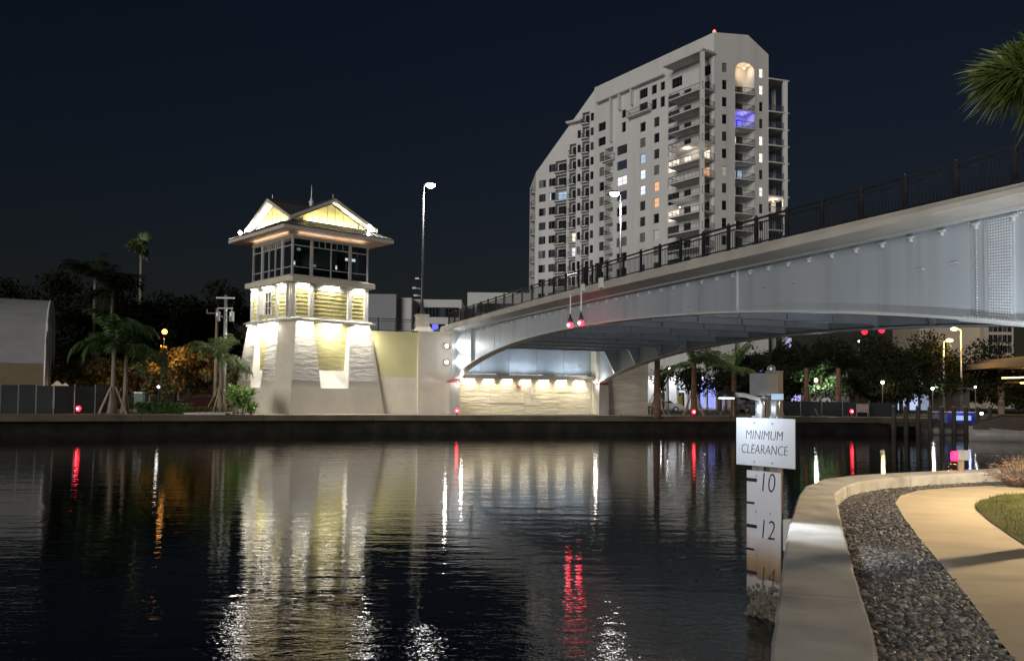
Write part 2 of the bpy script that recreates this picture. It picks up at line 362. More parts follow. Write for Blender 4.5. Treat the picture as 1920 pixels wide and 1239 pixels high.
def polyline_cap(t):
    o = t.location
    m = len(OUT)
    # resample both edges by chord length so that blocks stay square to the wall
    def resample(pts, n):
        P = [Vector(p) for p in pts]; L = [0]
        for i in range(1, len(P)): L.append(L[-1] + (P[i] - P[i - 1]).length)
        out = []
        for k in range(n):
            s = L[-1] * k / (n - 1); i = max(j for j in range(len(L)) if L[j] <= s + 1e-9); i = min(i, len(P) - 2)
            out.append(P[i].lerp(P[i + 1], (s - L[i]) / (L[i + 1] - L[i])))
        return out
    return resample
near_wall = thing('seawall', 'pale concrete seawall cap curving along the near walkway', 'seawall', (1.5, 4.97, 0))
def near_cap():
    ox, oy = 1.5, 4.97
    O = [Vector(p) for p in OUT[:-1]]
    def inner_of(p):          # closest point of the inner edge
        best = None
        for i in range(len(INN) - 1):
            a, b = Vector(INN[i]), Vector(INN[i + 1]); d = b - a
            k = max(0, min(1, (p - a).dot(d) / d.dot(d))); q = a + d * k
            if best is None or (q - p).length < (best - p).length: best = q
        return best
    S = []
    for i in range(len(O) - 1):
        k = max(1, round((O[i + 1] - O[i]).length / 0.22))
        for j in range(k): S.append(O[i].lerp(O[i + 1], j / k))
    run = []
    blocks = []; acc = 0
    for i, p in enumerate(S):
        run.append(p)
        if i: acc += (S[i] - S[i - 1]).length
        if acc > 3.1 or i == len(S) - 1:
            blocks.append(run); run = [p]; acc = 0
    for bi, b in enumerate(blocks):
        if len(b) < 2: continue
        m = MB(); rings = []; bv = 0.022; jz = random.uniform(-0.003, 0.003)
        for i, p in enumerate(b):
            q = inner_of(p)
            d = (b[min(i + 1, len(b) - 1)] - b[max(i - 1, 0)]).normalized()
            if i == len(b) - 1: p = p - d * 0.012; q = q - d * 0.012
            c = (q - p).normalized()
            P3 = lambda v, z: (v.x - ox, v.y - oy, z)
            j1, j2 = random.uniform(-.006, .006), random.uniform(-.006, .006)
            rings.append([P3(p, 0.85), P3(p + c * j1, CAPZ - bv + jz), P3(p + c * (bv + j1 + random.uniform(-.004, .01)), CAPZ + jz), P3(q - c * (bv + j2 + random.uniform(-.004, .01)), CAPZ + jz), P3(q - c * j2, CAPZ - bv + jz), P3(q, 0.85)])
        m.loft(rings); m.build('cap_block', cap_c, near_wall)
    m = MB(); 
    m.loft([[(p.x - ox + 0.1, p.y - oy - 0.02, -1.5) for p in O], [(p.x - ox + 0.1, p.y - oy - 0.02, 0.86) for p in O]], caps=False, close=False)
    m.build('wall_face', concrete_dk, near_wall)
near_cap()
# walkway sheet
m = MB(); m.loft([[(x, y, NZ) for x, y in PTH], [(x + 30 + 0.6 * max(0, 12 - y), y - 6, NZ) for x, y in PTH]], caps=False, close=False)
struct(m.build('path', path_c))
# a couple of tooled joints across the walkway are real grooves: thin dark strips 4 mm above the sheet
# pebble bed
bed = MB(); bed.loft([[(*INN[i], NZ - 0.02) for i in range(len(INN))], [(*PTH[min(i, len(PTH) - 1)], NZ - 0.02) for i in range(len(INN))]], caps=False, close=False)
bed_m = pm('pebble_mortar', (0.07, 0.068, 0.065), 0.95, var=0.3, scale=12)
bed_o = struct(bed.build('pebble_bed', bed_m))
def inside(pts, poly):
    x, y = pts[:, 0], pts[:, 1]; c = np.zeros(len(pts), bool); n = len(poly)
    for i in range(n):
        x0, y0 = poly[i]; x1, y1 = poly[(i + 1) % n]
        t = ((y0 > y) != (y1 > y)) & (x < (x1 - x0) * (y - y0) / ((y1 - y0) if y1 != y0 else 1e-9) + x0); c ^= t
    return c
def pebbles():
    poly = INN + PTH[::-1]
    xs, ys = np.meshgrid(np.arange(-1, 14, 0.047), np.arange(1.5, 20.5, 0.043)); P = np.stack([xs.ravel(), ys.ravel()], 1)
    P += rng.uniform(-0.02, 0.02, P.shape); P = P[inside(P, poly)]
    keep = (P[:, 1] < 11) | (rng.random(len(P)) < 0.8)
    P = P[keep]; P = P[np.argsort(P[:, 1])]
    vis = (P[:, 0] / P[:, 1] > 0.40) & (P[:, 0] / P[:, 1] < 0.63) & (P[:, 1] > 5.3)
    near_i = np.where(vis)[0][:300]
    U = []; nu, nv = 7, 4
    for i in range(1, nv):
        for k in range(nu):
            th = math.pi * i / nv; U.append((math.sin(th) * math.cos(2 * math.pi * k / nu), math.sin(th) * math.sin(2 * math.pi * k / nu), math.cos(th)))
    U += [(0, 0, 1), (0, 0, -1)]; U = np.array(U)
    F = []
    for i in range(nv - 2):
        for k in range(nu): F.append((i * nu + k, (i + 1) * nu + k, (i + 1) * nu + (k + 1) % nu, i * nu + (k + 1) % nu))
    T = [(k, (k + 1) % nu, (nv - 1) * nu) for k in range(nu)] + [((nv - 2) * nu + (k + 1) % nu, (nv - 2) * nu + k, (nv - 1) * nu + 1) for k in range(nu)]
    pmats = [pm('pebble_dark', (0.075, 0.075, 0.08), 0.38, var=0.35, scale=9), pm('pebble_grey', (0.15, 0.15, 0.15), 0.45, var=0.3, scale=9),
             pm('pebble_tan', (0.22, 0.19, 0.15), 0.5, var=0.3, scale=9), pm('pebble_pale', (0.34, 0.33, 0.31), 0.5, var=0.2, scale=9)]
    def geo(idx):
        n = len(idx); a = rng.uniform(0, math.pi, n) ; s = rng.uniform(0.75, 1.2, (n, 3)) * rng.choice([0.65, 0.85, 1.0, 1.25, 1.5], (n, 1), p=[.2, .25, .3, .17, .08]) * np.array([0.031, 0.02, 0.014])
        ca, sa = np.cos(a), np.sin(a); tl = rng.normal(0, 0.25, n)
        V = U[None] * s[:, None, :] * (1 + rng.normal(0, 0.06, (n, len(U), 1)))
        x = V[..., 0] * ca[:, None] - V[..., 1] * sa[:, None]; y = V[..., 0] * sa[:, None] + V[..., 1] * ca[:, None]
        z = V[..., 2] + V[..., 0] * tl[:, None]
        return np.stack([x + P[idx, 0][:, None], y + P[idx, 1][:, None], z + NZ - 0.012 + rng.uniform(-0.004, 0.006, n)[:, None]], -1)
    cls = rng.choice(4, len(P), p=[0.5, 0.3, 0.13, 0.07])
    rest = np.setdiff1d(np.arange(len(P)), near_i)
    V = geo(rest); nU = len(U)
    me = bpy.data.meshes.new('pebble_mass')
    faces = []
    for i in range(len(rest)):
        o = i * nU; faces += [tuple(q + o for q in f) for f in F] + [tuple(q + o for q in f) for f in T]
    me.from_pydata(V.reshape(-1, 3).tolist(), [], faces)
    for pmx in pmats: me.materials.append(pmx)
    nf = len(F) + len(T)
    me.polygons.foreach_set('material_index', np.repeat(cls[rest], nf)); me.polygons.foreach_set('use_smooth', np.ones(len(me.polygons), bool)); me.update()
    o = bpy.data.objects.new('pebble_mass', me); COL.objects.link(o); o['kind'] = 'stuff'; o.parent = bed_o
    protos = []
    for c in range(4):
        for v in range(3):
            s = np.array([0.031, 0.02, 0.014]) * rng.uniform(0.85, 1.2, 3); W = U * s * (1 + rng.normal(0, 0.06, (nU, 1)))
            b = MB(); b.add(W.tolist(), F + T); q = b.build('pebble', pmats[c], bed_o, True); protos.append(q)
    used = set()
    for i in near_i:
        k = int(cls[i]) * 3 + random.randrange(3)
        q = protos[k] if k not in used else inst(protos[k], bed_o)
        used.add(k)
        q.location = (P[i, 0], P[i, 1], NZ - 0.012 + random.uniform(-0.004, 0.006)); q.scale = [random.choice((.7, .85, 1, 1, 1.25, 1.45))] * 3; q.rotation_euler = (random.gauss(0, .15), random.gauss(0, .2), random.uniform(0, 3.14))
pebbles()
# lawn
def lawn():
    far = [(x + 14, y - 4) for x, y in LWN]
    m = MB(); m.loft([[(x, y, NZ + 0.012) for x, y in LWN], [(x, y, NZ + 0.012) for x, y in far]], caps=False, close=False)
    soil = struct(m.build('lawn_soil', pm('lawn_soil', (0.06, 0.055, 0.025), 0.95, var=0.3, scale=6)))
    poly = LWN + [(24, 12), (18, -4)]
    P = rng.uniform((5.0, 7.0), (13.5, 18.0), (60000, 2)); P = P[inside(P, poly)]; P = P[(P[:, 0] / P[:, 1] > 0.50) & (P[:, 0] / P[:, 1] < 0.72)]
    n = len(P); a = rng.uniform(0, 2 * math.pi, n); h = rng.uniform(0.03, 0.075, n); w = rng.uniform(0.003, 0.006, n); ln = rng.normal(0, 0.025, (n, 2))
    ca, sa = np.cos(a) * w, np.sin(a) * w; z0 = NZ + 0.01
    A = np.stack([P[:, 0] - ca, P[:, 1] - sa, np.full(n, z0)], -1); B = np.stack([P[:, 0] + ca, P[:, 1] + sa, np.full(n, z0)], -1)
    T = np.stack([P[:, 0] + ln[:, 0], P[:, 1] + ln[:, 1], z0 + h], -1)
    me = bpy.data.meshes.new('lawn_grass'); V = np.stack([A, B, T], 1).reshape(-1, 3)
    me.from_pydata(V.tolist(), [], [(3 * i, 3 * i + 1, 3 * i + 2) for i in range(n)]); me.materials.append(grass_m); me.update()
    o = bpy.data.objects.new('lawn_grass', me); COL.objects.link(o); o['kind'] = 'stuff'; tag(o, 'short mown green grass beside the near walkway', 'grass')
lawn()
# ================================================================== BRIDGE
B0 = Vector((-4.95, 72.0)); BAZ = R(70.5)
BROT = math.atan2(-math.sin(BAZ), math.cos(BAZ))           # local x = along the span towards the near bank, local y = across, away
def bw(t, s, z):
    c, sn = math.cos(BROT), math.sin(BROT); return Vector((B0.x + t * c - s * sn, B0.y + t * sn + s * c, z))
zb = interp([(0, 4.23), (7.5, 5.70), (13, 6.25), (18.8, 6.58), (27, 6.80), (35.7, 6.52), (41, 6.27), (46.5, 5.72), (49.7, 5.38), (52.8, 4.92), (56.5, 4.3)])
zt = interp([(0, 8.17), (7.4, 8.14), (18.8, 8.15), (27, 8.05), (35.6, 7.96), (41, 7.88), (46.5, 7.83), (49.7, 7.76), (52.8, 7.76), (56, 7.7)])
zfb = interp([(2.6, 8.27), (21.4, 8.30), (29.2, 8.24), (37.4, 8.10), (42.5, 7.99), (47.7, 7.93), (50.7, 7.88), (54.1, 7.84)])
zft = interp([(2.6, 8.75), (21.4, 8.72), (29.2, 8.66), (37.4, 8.54), (42.5, 8.44), (47.7, 8.30), (50.7, 8.24), (54.1, 8.14)])
bridge = thing('haunched_girder_bridge', 'haunched blue-grey steel girder bridge with concrete deck spanning the river', 'bridge', (B0.x, B0.y, 0), BROT)
SF = 13.8
T1 = 57.0
def ts(a, b, step=1.0):
    n = max(1, math.ceil((b - a) / step)); return [a + (b - a) * i / n for i in range(n + 1)]
def girder(s0, side, joints):
    gname = 'girder'
    g = MB(); 
    # bottom flange and top flange in one member, web plates are its sub-parts
    T = ts(-0.6, T1)
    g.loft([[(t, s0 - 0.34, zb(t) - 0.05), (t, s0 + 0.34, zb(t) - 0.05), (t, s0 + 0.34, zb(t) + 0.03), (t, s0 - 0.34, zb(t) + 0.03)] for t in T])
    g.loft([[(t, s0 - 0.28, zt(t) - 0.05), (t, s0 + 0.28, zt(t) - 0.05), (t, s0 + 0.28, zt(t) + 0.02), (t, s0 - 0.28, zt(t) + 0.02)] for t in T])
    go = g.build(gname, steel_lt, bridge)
    for i in range(len(joints) - 1):
        a, b = joints[i] + 0.012, joints[i + 1] - 0.012; off = 0.006 * (i % 2)
        w = MB(); w.loft([[(t, s0 - 0.02 - off * side, zb(t) + 0.025), (t, s0 + 0.02 - off * side, zb(t) + 0.025), (t, s0 + 0.02 - off * side, zt(t) - 0.045), (t, s0 - 0.02 - off * side, zt(t) - 0.045)] for t in ts(a, b)])
        w.build('web_plate', steel, go)
    return go
near_g = girder(0.0, 1, [-0.6, 5.4, 11.0, 17.0, 23.0, 29.6, 35.3, 41.2, 46.7, 52.0, T1])
far_g = girder(SF, 1, [-0.6, 7.0, 15, 23, 31, 39, 47, T1])
# upright joint covers on the outer face
for t in (5.4, 29.6, 41.2):
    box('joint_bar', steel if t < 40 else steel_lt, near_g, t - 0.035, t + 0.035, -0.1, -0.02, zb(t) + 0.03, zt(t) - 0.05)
# field splice with bolts
SP0, SP1 = 52.45, 53.35
m = MB(); m.loft([[(t, -0.06, zb(t) + 0.06), (t, -0.03, zb(t) + 0.06), (t, -0.03, zt(t) - 0.08), (t, -0.06, zt(t) - 0.08)] for t in ts(SP0, SP1, 0.25)])
m.build('splice_plate', steel, near_g)
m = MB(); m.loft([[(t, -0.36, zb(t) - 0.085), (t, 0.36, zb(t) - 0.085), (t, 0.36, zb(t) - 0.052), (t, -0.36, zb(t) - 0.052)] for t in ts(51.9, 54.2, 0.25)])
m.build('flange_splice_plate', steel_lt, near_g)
b = MB()
def bolt(t, s, z, r=0.022, ax='y'):
    n = 6; ring0 = []; ring1 = []
    for k in range(n):
        c, d = r * math.cos(k * math.pi / 3), r * math.sin(k * math.pi / 3)
        if ax == 'y': ring0.append((t + c, s, z + d)); ring1.append((t + c * .75, s - 0.03, z + d * .75))
        else: ring0.append((t + c, s + d, z)); ring1.append((t + c * .75, s + d * .75, z + 0.03))
    b.loft([ring0, ring1])
for i in range(9):
    t = 52.62 + i * 0.08; n = 34
    for j in range(n):
        z = zb(t) + 0.14 + (zt(t) - zb(t) - 0.3) * j / (n - 1); bolt(t, -0.06, z)
for j in range(34):
    z = zb(52.2) + 0.14 + (zt(52.2) - zb(52.2) - 0.3) * j / 33; bolt(52.2, -0.04, z, 0.028)
for i in range(26):
    t = 51.95 + i * 0.088; bolt(t, -0.22, zb(t) + 0.03, 0.026, 'z'); bolt(t, -0.12, zb(t) + 0.03, 0.026, 'z')
    bolt(t, -0.03, zt(t) - 0.1, 0.026)
b.build('bolt_field', bolt_m, near_g, stuff=True)
# lifting lugs below the top flange
m = MB(); m.bx(-0.09, 0.09, -0.09, 0, 0.0, 0.05); m.bx(-0.03, 0.03, -0.09, 0, -0.11, 0.0)
lug = m.build('lug', bolt_m, near_g)
first = True; t = 2.5
while t < 55:
    q = lug if first else inst(lug, near_g); first = False
    q.location = (t, -0.03, zt(t) - 0.19); t += 1.13
# maintenance handles on the web
for t, z in ((42.9, 7.0), (44.6, 6.95), (50.3, 6.6), (51.5, 6.62), (37.6, 6.78), (36.4, 6.74)):
    m = MB(); m.tube([(t - 0.12, -0.02, z), (t - 0.12, -0.08, z), (t + 0.1, -0.08, z + 0.01), (t + 0.1, -0.02, z + 0.01)], 0.014, 5); m.build('handle', bolt_m, near_g)
# floor beams with stiffeners and knee plates
for k in range(15):
    t = 3.0 + 3.83 * k; zbo = 6.86 if t > 4 else 6.86; zbo = max(zbo, zb(t) + 0.18)
    f = MB(); f.bx(t - 0.012, t + 0.012, 0.05, SF - 0.05, zbo, zt(t) - 0.06); fo = f.build('floor_beam', steel, bridge); box('beam_flange', steel_lt, fo, t - 0.17, t + 0.17, 0.05, SF - 0.05, zbo - 0.035, zbo - 0.002)  # flange takes the paler steel for its lit edge
    for s in (2.4, 5.2, 8.0, 10.8):
        box('stiffener', steel, fo, t - 0.14, t + 0.14, s - 0.012, s + 0.012, zbo + 0.002, zt(t) - 0.08)
    for s0, sg in ((0.03, 1), (SF - 0.03, -1)):
        zlow = zb(t) + 0.04; h = max(0.05, zbo - zlow)
        if h > 0.12:
            kp = MB(); L = min(1.3, h * 0.5 + 0.2)
            kp.loft([[(t - 0.014, s0, zlow), (t - 0.014, s0 + sg * 0.2, zlow), (t - 0.014, s0 + sg * L, zbo - 0.03), (t - 0.014, s0, zbo - 0.03)],
                     [(t + 0.014, s0, zlow), (t + 0.014, s0 + sg * 0.2, zlow), (t + 0.014, s0 + sg * L, zbo - 0.03), (t + 0.014, s0, zbo - 0.03)]])
            kp.beam((t, s0 + sg * 0.21, zlow + 0.02), (t, s0 + sg * (L + 0.01), zbo - 0.04), 0.24, 0.025)
            kp.build('knee_plate', steel, fo)
# stringers
for s in (3.8, 6.6, 9.4):
    m = MB(); m.loft([[(t, s - 0.1, zt(t) - 0.5), (t, s + 0.1, zt(t) - 0.5), (t, s + 0.1, zt(t) - 0.05), (t, s - 0.1, zt(t) - 0.05)] for t in ts(0, T1, 3)])
    m.build('stringer', steel, bridge)
# end diaphragm panels above the abutment wall
for i in range(5):
    s = 0.3 + i * 2.64
    box('end_diaphragm_panel', steel, bridge, -1.8, -1.72, s, s + 2.61, 4.752, 7.9)
# deck slab with stepped fascia
m = MB()
def deck_ring(t):
    b0, t0 = zfb(max(t, 1.5)), zft(max(t, 1.5)); h = t0 - b0
    near = [(-0.28, zt(t) + 0.025), (-0.92, b0), (-1.0, b0 + 0.03), (-1.0, b0 + 0.55 * h), (-0.955, b0 + 0.6 * h), (-0.955, b0 + 0.93 * h), (-0.9, t0), (-0.55, t0)]
    mid = [(-0.5, t0 - 0.12), (SF + 0.5, t0 - 0.12)]
    far = [(SF + 0.55, t0), (SF + 0.9, t0), (SF + 1.0, b0), (SF + 0.28, zt(t) + 0.025)]
    return [(t, s, z) for s, z in near + mid + far]
m.loft([deck_ring(t) for t in ts(-0.8, T1 + 3, 1.0)]); m.build('deck_slab', fascia_c, bridge)
m = MB(); m.loft([[(t, -0.4, zft(max(t, 1.5)) - 0.11), (t, SF + 0.4, zft(max(t, 1.5)) - 0.11)] for t in ts(-0.8, T1 + 3, 1.5)], caps=False, close=False); m.build('roadway', asphalt, bridge)
# railing
PITCHR = 1.765
def rail_run(parent, pts, post_h, name='railing', pickets=True):
    """pts: list of (x,y,z) post feet in parent's space"""
    r = MB()
    for a, b_ in zip(pts[:-1], pts[1:]):
        for h, w, hh in ((post_h - 0.03, 0.075, 0.06), (post_h - 0.2, 0.045, 0.045), (0.1, 0.045, 0.05)):
            r.beam((a[0], a[1], a[2] + h), (b_[0], b_[1], b_[2] + h), w, hh)
    ro = r.build(name, rail_m, parent)
    m = MB(); m.bx(-0.05, 0.05, -0.05, 0.05, -0.01, post_h - 0.07); m.bx(-0.085, 0.085, -0.085, 0.085, -0.01, 0.07); m.bx(-0.062, 0.062, -0.062, 0.062, post_h - 0.1, post_h + 0.02)
    m.lathe([(0.05, 0), (0.06, 0.03), (0.02, 0.07)], (0, 0, post_h + 0.03), 6)
    p0 = m.build('post', rail_m, ro); fst = True
    for p in pts:
        q = p0 if fst else inst(p0, ro); fst = False; q.location = p
    if pickets:
        for a, b_ in zip(pts[:-1], pts[1:]):
            A, Bv = Vector(a), Vector(b_); n = max(2, int((Bv - A).length / 0.125)); pk = MB()
            for i in range(1, n):
                p = A.lerp(Bv, i / n); pk.bx(p.x - 0.009, p.x + 0.009, p.y - 0.009, p.y + 0.009, p.z + 0.1, p.z + post_h - 0.2)
            pk.build('picket_panel', rail_m, ro, stuff=True)
    return ro
posts = []
t = 1.0
while t < 58:
    posts.append((t, -0.72, zft(t))); t += PITCHR
rail_run(bridge, posts, 1.0)
# pairs of thicker posts at midspan joint
for t in (28.35, 30.0):
    box('joint_post', rail_m, bridge, t - 0.13, t + 0.13, -0.87, -0.6, zft(t), zft(t) + 1.05)
# equipment boxes on the fascia at midspan
for i, (t, w, h) in enumerate(((28.9, 0.16, 0.42), (31.1, 0.2, 0.5))):
    box('junction_box', trim_w, bridge, t - w, t + w * 0.4, -1.16, -1.002, zfb(t) + 0.1, zfb(t) + 0.1 + h)

# red navigation lamps hanging at midspan, both sides
def nav_hang(t, s, label, core=True, top=8.35):
    p = bw(t, s, 0)
    o = thing('navigation_lamp', label, 'navigation lamp', (p.x, p.y, 6.55), 0, 'red navigation lamps hung from the bridge')
    sg = -1 if s < 5 else 1
    m = MB(); m.tube([(0, 0, 0.55), (0, 0, 1.75)], 0.032, 6); m.build('drop_pipe', trim_w, o)
    d = bw(0, -sg, 0) - bw(0, 0, 0)
    m = MB(); m.tube([(0, 0, 1.74), (d.x * 0.45, d.y * 0.45, 1.78)], 0.04, 6); m.build('bracket', galv, o)
    m = MB(); m.lathe([(0.03, 0.72), (0.06, 0.55), (0.12, 0.42), (0.13, 0.3), (0.11, 0.28)], n=10); m.build('housing', pole_m, o, True)
    m = MB(); m.ball((0, 0, 0.12), 0.155, 12, 8); ln = m.build('lens', E_red if not core else E_redhot, o, True)
    if core: m = MB(); m.ball((-d.x * 0.1, -d.y * 0.1 - 0.06, 0.12), 0.095, 10, 6); m.build('hot_core', E_redcore, ln, True)  # bright bead set on the lens for its overexposed core
    lamp('POINT', 'lamp_light', o, (0, 0, -0.22), 5, (1, 0.05, 0.1), size=0.15)
    return o
nav_hang(27.85, -1.35, 'left of two red navigation lamps hanging below the bridge deck')
nav_hang(29.25, -1.35, 'right of two red navigation lamps hanging below the bridge deck')
nav_hang(31.2, SF + 1.3, 'left of two dim red navigation lamps beyond the far girder', False)
nav_hang(32.5, SF + 1.3, 'right of two dim red navigation lamps beyond the far girder', False)

# ================================================================== ABUTMENT
abut = thing('bridge_abutment', 'beige concrete bridge abutment with downlit panelled wall under the girders', 'abutment', (B0.x, B0.y, PZ), BROT)
Z = lambda z: z - PZ
box('wing_block', render_w, abut, -4.0, -0.6, -2.9, 0.42, 0, Z(8.12))
box('back_wall', abut_stone, abut, -3.2, -1.2, 0.44, SF - 0.32, 0, Z(4.5))
box('seat_cap', concrete, abut, -3.2, -0.75, 0.44, SF - 0.32, Z(4.503), Z(4.75))
for i, (z0, z1) in enumerate(((0.0, 0.95), (0.97, 1.95), (1.97, Z(4.2)))):
    for j in range(4):
        s0 = 0.5 + j * (SF - 1.0) / 4; s1 = s0 + (SF - 1.0) / 4 - 0.02
        m = MB(); x = -1.17 + random.uniform(-0.015, 0.015); m.bx(-1.199, x, s0, s1, z0 + 0.003, z1); m.build('wall_panel', abut_stone, abut)
box('wing_block', abut_stone, abut, -3.4, -0.55, SF - 0.3, SF + 5.0, 0, Z(8.0))
m = MB(); m.bx(-0.5, 0.5, -0.4, 0.42, Z(4.0), Z(4.17)); m.build('bearing_block', redpaint, abut)
m = MB(); m.bx(-0.5, 0.5, SF - 0.45, SF + 0.45, Z(4.0), Z(4.17)); m.build('bearing_block', redpaint, abut)
box('bearing_shelf', concrete, abut, -0.599, 0.5, -0.42, 0.43, 0, Z(4.0))
box('bearing_shelf', concrete, abut, -0.549, 0.5, SF - 0.47, SF + 0.47, 0, Z(4.0))
# vertical drain pipes
for s in (0.5, SF - 0.5):
    m = MB(); m.tube([(-0.9, s, 0.0), (-0.9, s, Z(4.5))], 0.05, 6); m.build('drain_pipe', trim_w, abut)
# wall notices
box('notice_plate', trim_w, abut, -1.14, -1.12, 7.35, 7.7, 1.75, 2.35)
box('notice_plate', redpaint, abut, -1.14, -1.12, 6.1, 6.55, 2.3, 2.5)
# yellow retaining wall with its lower beige band, joining the tower
box('retaining_wall', wall_y, abut, -3.0, -0.95, -9.5, -2.92, Z(4.4), Z(8.2))
box('retaining_base', render_w, abut, -3.0, -0.9, -9.5, -2.92, 0, Z(4.397))
box('coping', render_w, abut, -4.0, -0.5, -2.95, 0.3, Z(8.122), Z(8.3))
# pedestal for the lamp post
m = MB(); m.loft([[(-1.9 - e, -2.9 - e, z), (-0.9 + e, -2.9 - e, z), (-0.9 + e, -2.0 + e, z), (-1.9 - e, -2.0 + e, z)] for e, z in ((0.35, Z(8.303)), (0.1, Z(8.75)), (0.0, Z(9.2)), (0.0, Z(9.6)), (0.08, Z(9.63)), (0.08, Z(9.75)))])
m.build('pedestal', render_w, abut)
rail_run(abut, [(-1.2, s, Z(8.2)) for s in (-3.2, -4.7, -6.2, -7.7, -9.2)], 1.1)
# deck of the approach behind the abutment
box('approach_deck', asphalt, abut, -60, -0.82, -1, SF + 1, Z(7.9), Z(8.6))

def downlight(label, loc, rz, w, watt, col=(1, 0.9, 0.72), parent_group='wall downlights', ang=150, drop=0.0, tilt=0.25, visible=True):
    """a shallow box fixture whose lens faces down; local -y is out from the wall"""
    o = thing('downlight', label, 'downlight', loc, rz, parent_group)
    box('housing', frame_m, o, -w / 2, w / 2, -0.14, 0, 0.03, 0.1)
    box('lens', E_strip, o, -w / 2 + 0.03, w / 2 - 0.03, -0.12, -0.03, 0.0, 0.029)
    lamp('AREA', 'lamp_light', o, (0, -0.09, -0.012), watt, col, aim=(0, tilt, -1), size=w * 0.9, sy=0.07, angle=ang)
    return o
# ---- abutment lamps
ORD = ['first', 'second', 'third', 'fourth', 'fifth', 'sixth', 'seventh', 'eighth', 'ninth', 'tenth']
for i in range(7):
    p = bw(-1.1, 1.75 + 1.72 * i, 4.33)
    downlight(f'{ORD[i]} downlight from the left on the abutment wall under the bridge', p, BROT + math.pi / 2, 0.95, 85, (1, 0.9, 0.66), 'downlights on the abutment wall', 110, tilt=0.3)
def flood(label, t, s, z, aim, watt, ang):
    back = aim[0] < 0
    if back: aim = (-aim[0], -aim[1], aim[2])
    o = thing('floodlight', label, 'floodlight', bw(t, s, z), BROT + (math.pi if back else 0), 'floodlights on the abutment')
    m = MB(); m.tube([(-0.02, 0, 0), (0.12, 0, 0)], 0.05, 6); m.build('bracket', pole_m, o)
    m = MB(); m.lathe([(0.06, 0), (0.17, 0.02), (0.2, 0.1), (0.17, 0.16)], n=12); h = m.build('housing', galv, o, True); h.rotation_euler = (0, math.pi / 2, 0); h.location = (0.06, 0, 0)
    m = MB(); m.ball((0.24, 0, 0), 0.13, 12, 8); m.build('lens', E_flood, o, True)
    lamp('SPOT', 'lamp_light', o, (0.42, -0.05, 0), watt, (0.9, 0.95, 1.0), aim=aim, angle=ang, blend=0.8, size=0.08)
flood('upper floodlight on the abutment block shining along the girder', -0.6, -0.5, 7.1, (1, 0.09, 0.03), 1000, 46)
flood('lower floodlight on the abutment block shining along the girder', -0.6, -0.5, 5.7, (1, 0.09, 0.06), 1000, 46)
flood('floodlight on the near pier shining back along the girder web', 58.5, -2.2, 6.2, (-1, 0.34, 0.0), 420, 80)
flood('floodlight low on the near pier shining up at the deck soffit', 57.0, -3.2, 2.4, (-1, 0.22, 0.55), 1100, 110)
flood('floodlight on the near pier shining under the deck at the floor beams', 56.0, 1.5, 1.7, (-1, 0.22, 0.42), 4200, 115)
for i_, (s_, lb) in enumerate(((2.6, 'left'), (6.9, 'middle'), (11.2, 'right'))):
    o = thing('uplight', f'{lb} uplight strip on top of the abutment wall under the deck', 'uplight', bw(-0.95, s_, 4.752), BROT, 'uplights under the bridge deck')
    box('housing', galv, o, -0.1, 0.1, -1.6, 1.6, 0, 0.06); box('lens', E_strip, o, -0.03, 0.03, -1.55, 1.55, 0.061, 0.065)
    lamp('AREA', 'lamp_light', o, (0.0, 0, 0.085), 60, (0.72, 0.85, 1.0), aim=(0.0, 0.001, 1), size=0.12, sy=3.0, angle=170)
def cornerlamp(label, t, s, z, watt):
    o = thing('bulkhead_lamp', label, 'lamp', bw(t, s, z), BROT, 'small lamps at the girder bearings')
    m = MB(); m.lathe([(0.12, -0.05), (0.12, 0.05), (0.08, 0.1)], n=10); m.build('housing', galv, o)
    m = MB(); m.ball((0, 0, -0.1), 0.11, 10, 6); m.build('lens', E_white, o, True)
    lamp('POINT', 'lamp_light', o, (0.25, 0, -0.05), watt, (1, 0.95, 0.85), size=0.1)
cornerlamp('small white lamp beside the near girder bearing', 0.7, 0.55, 4.35, 60)
cornerlamp('small white lamp beside the far girder bearing', 0.2, SF - 0.7, 4.35, 90)

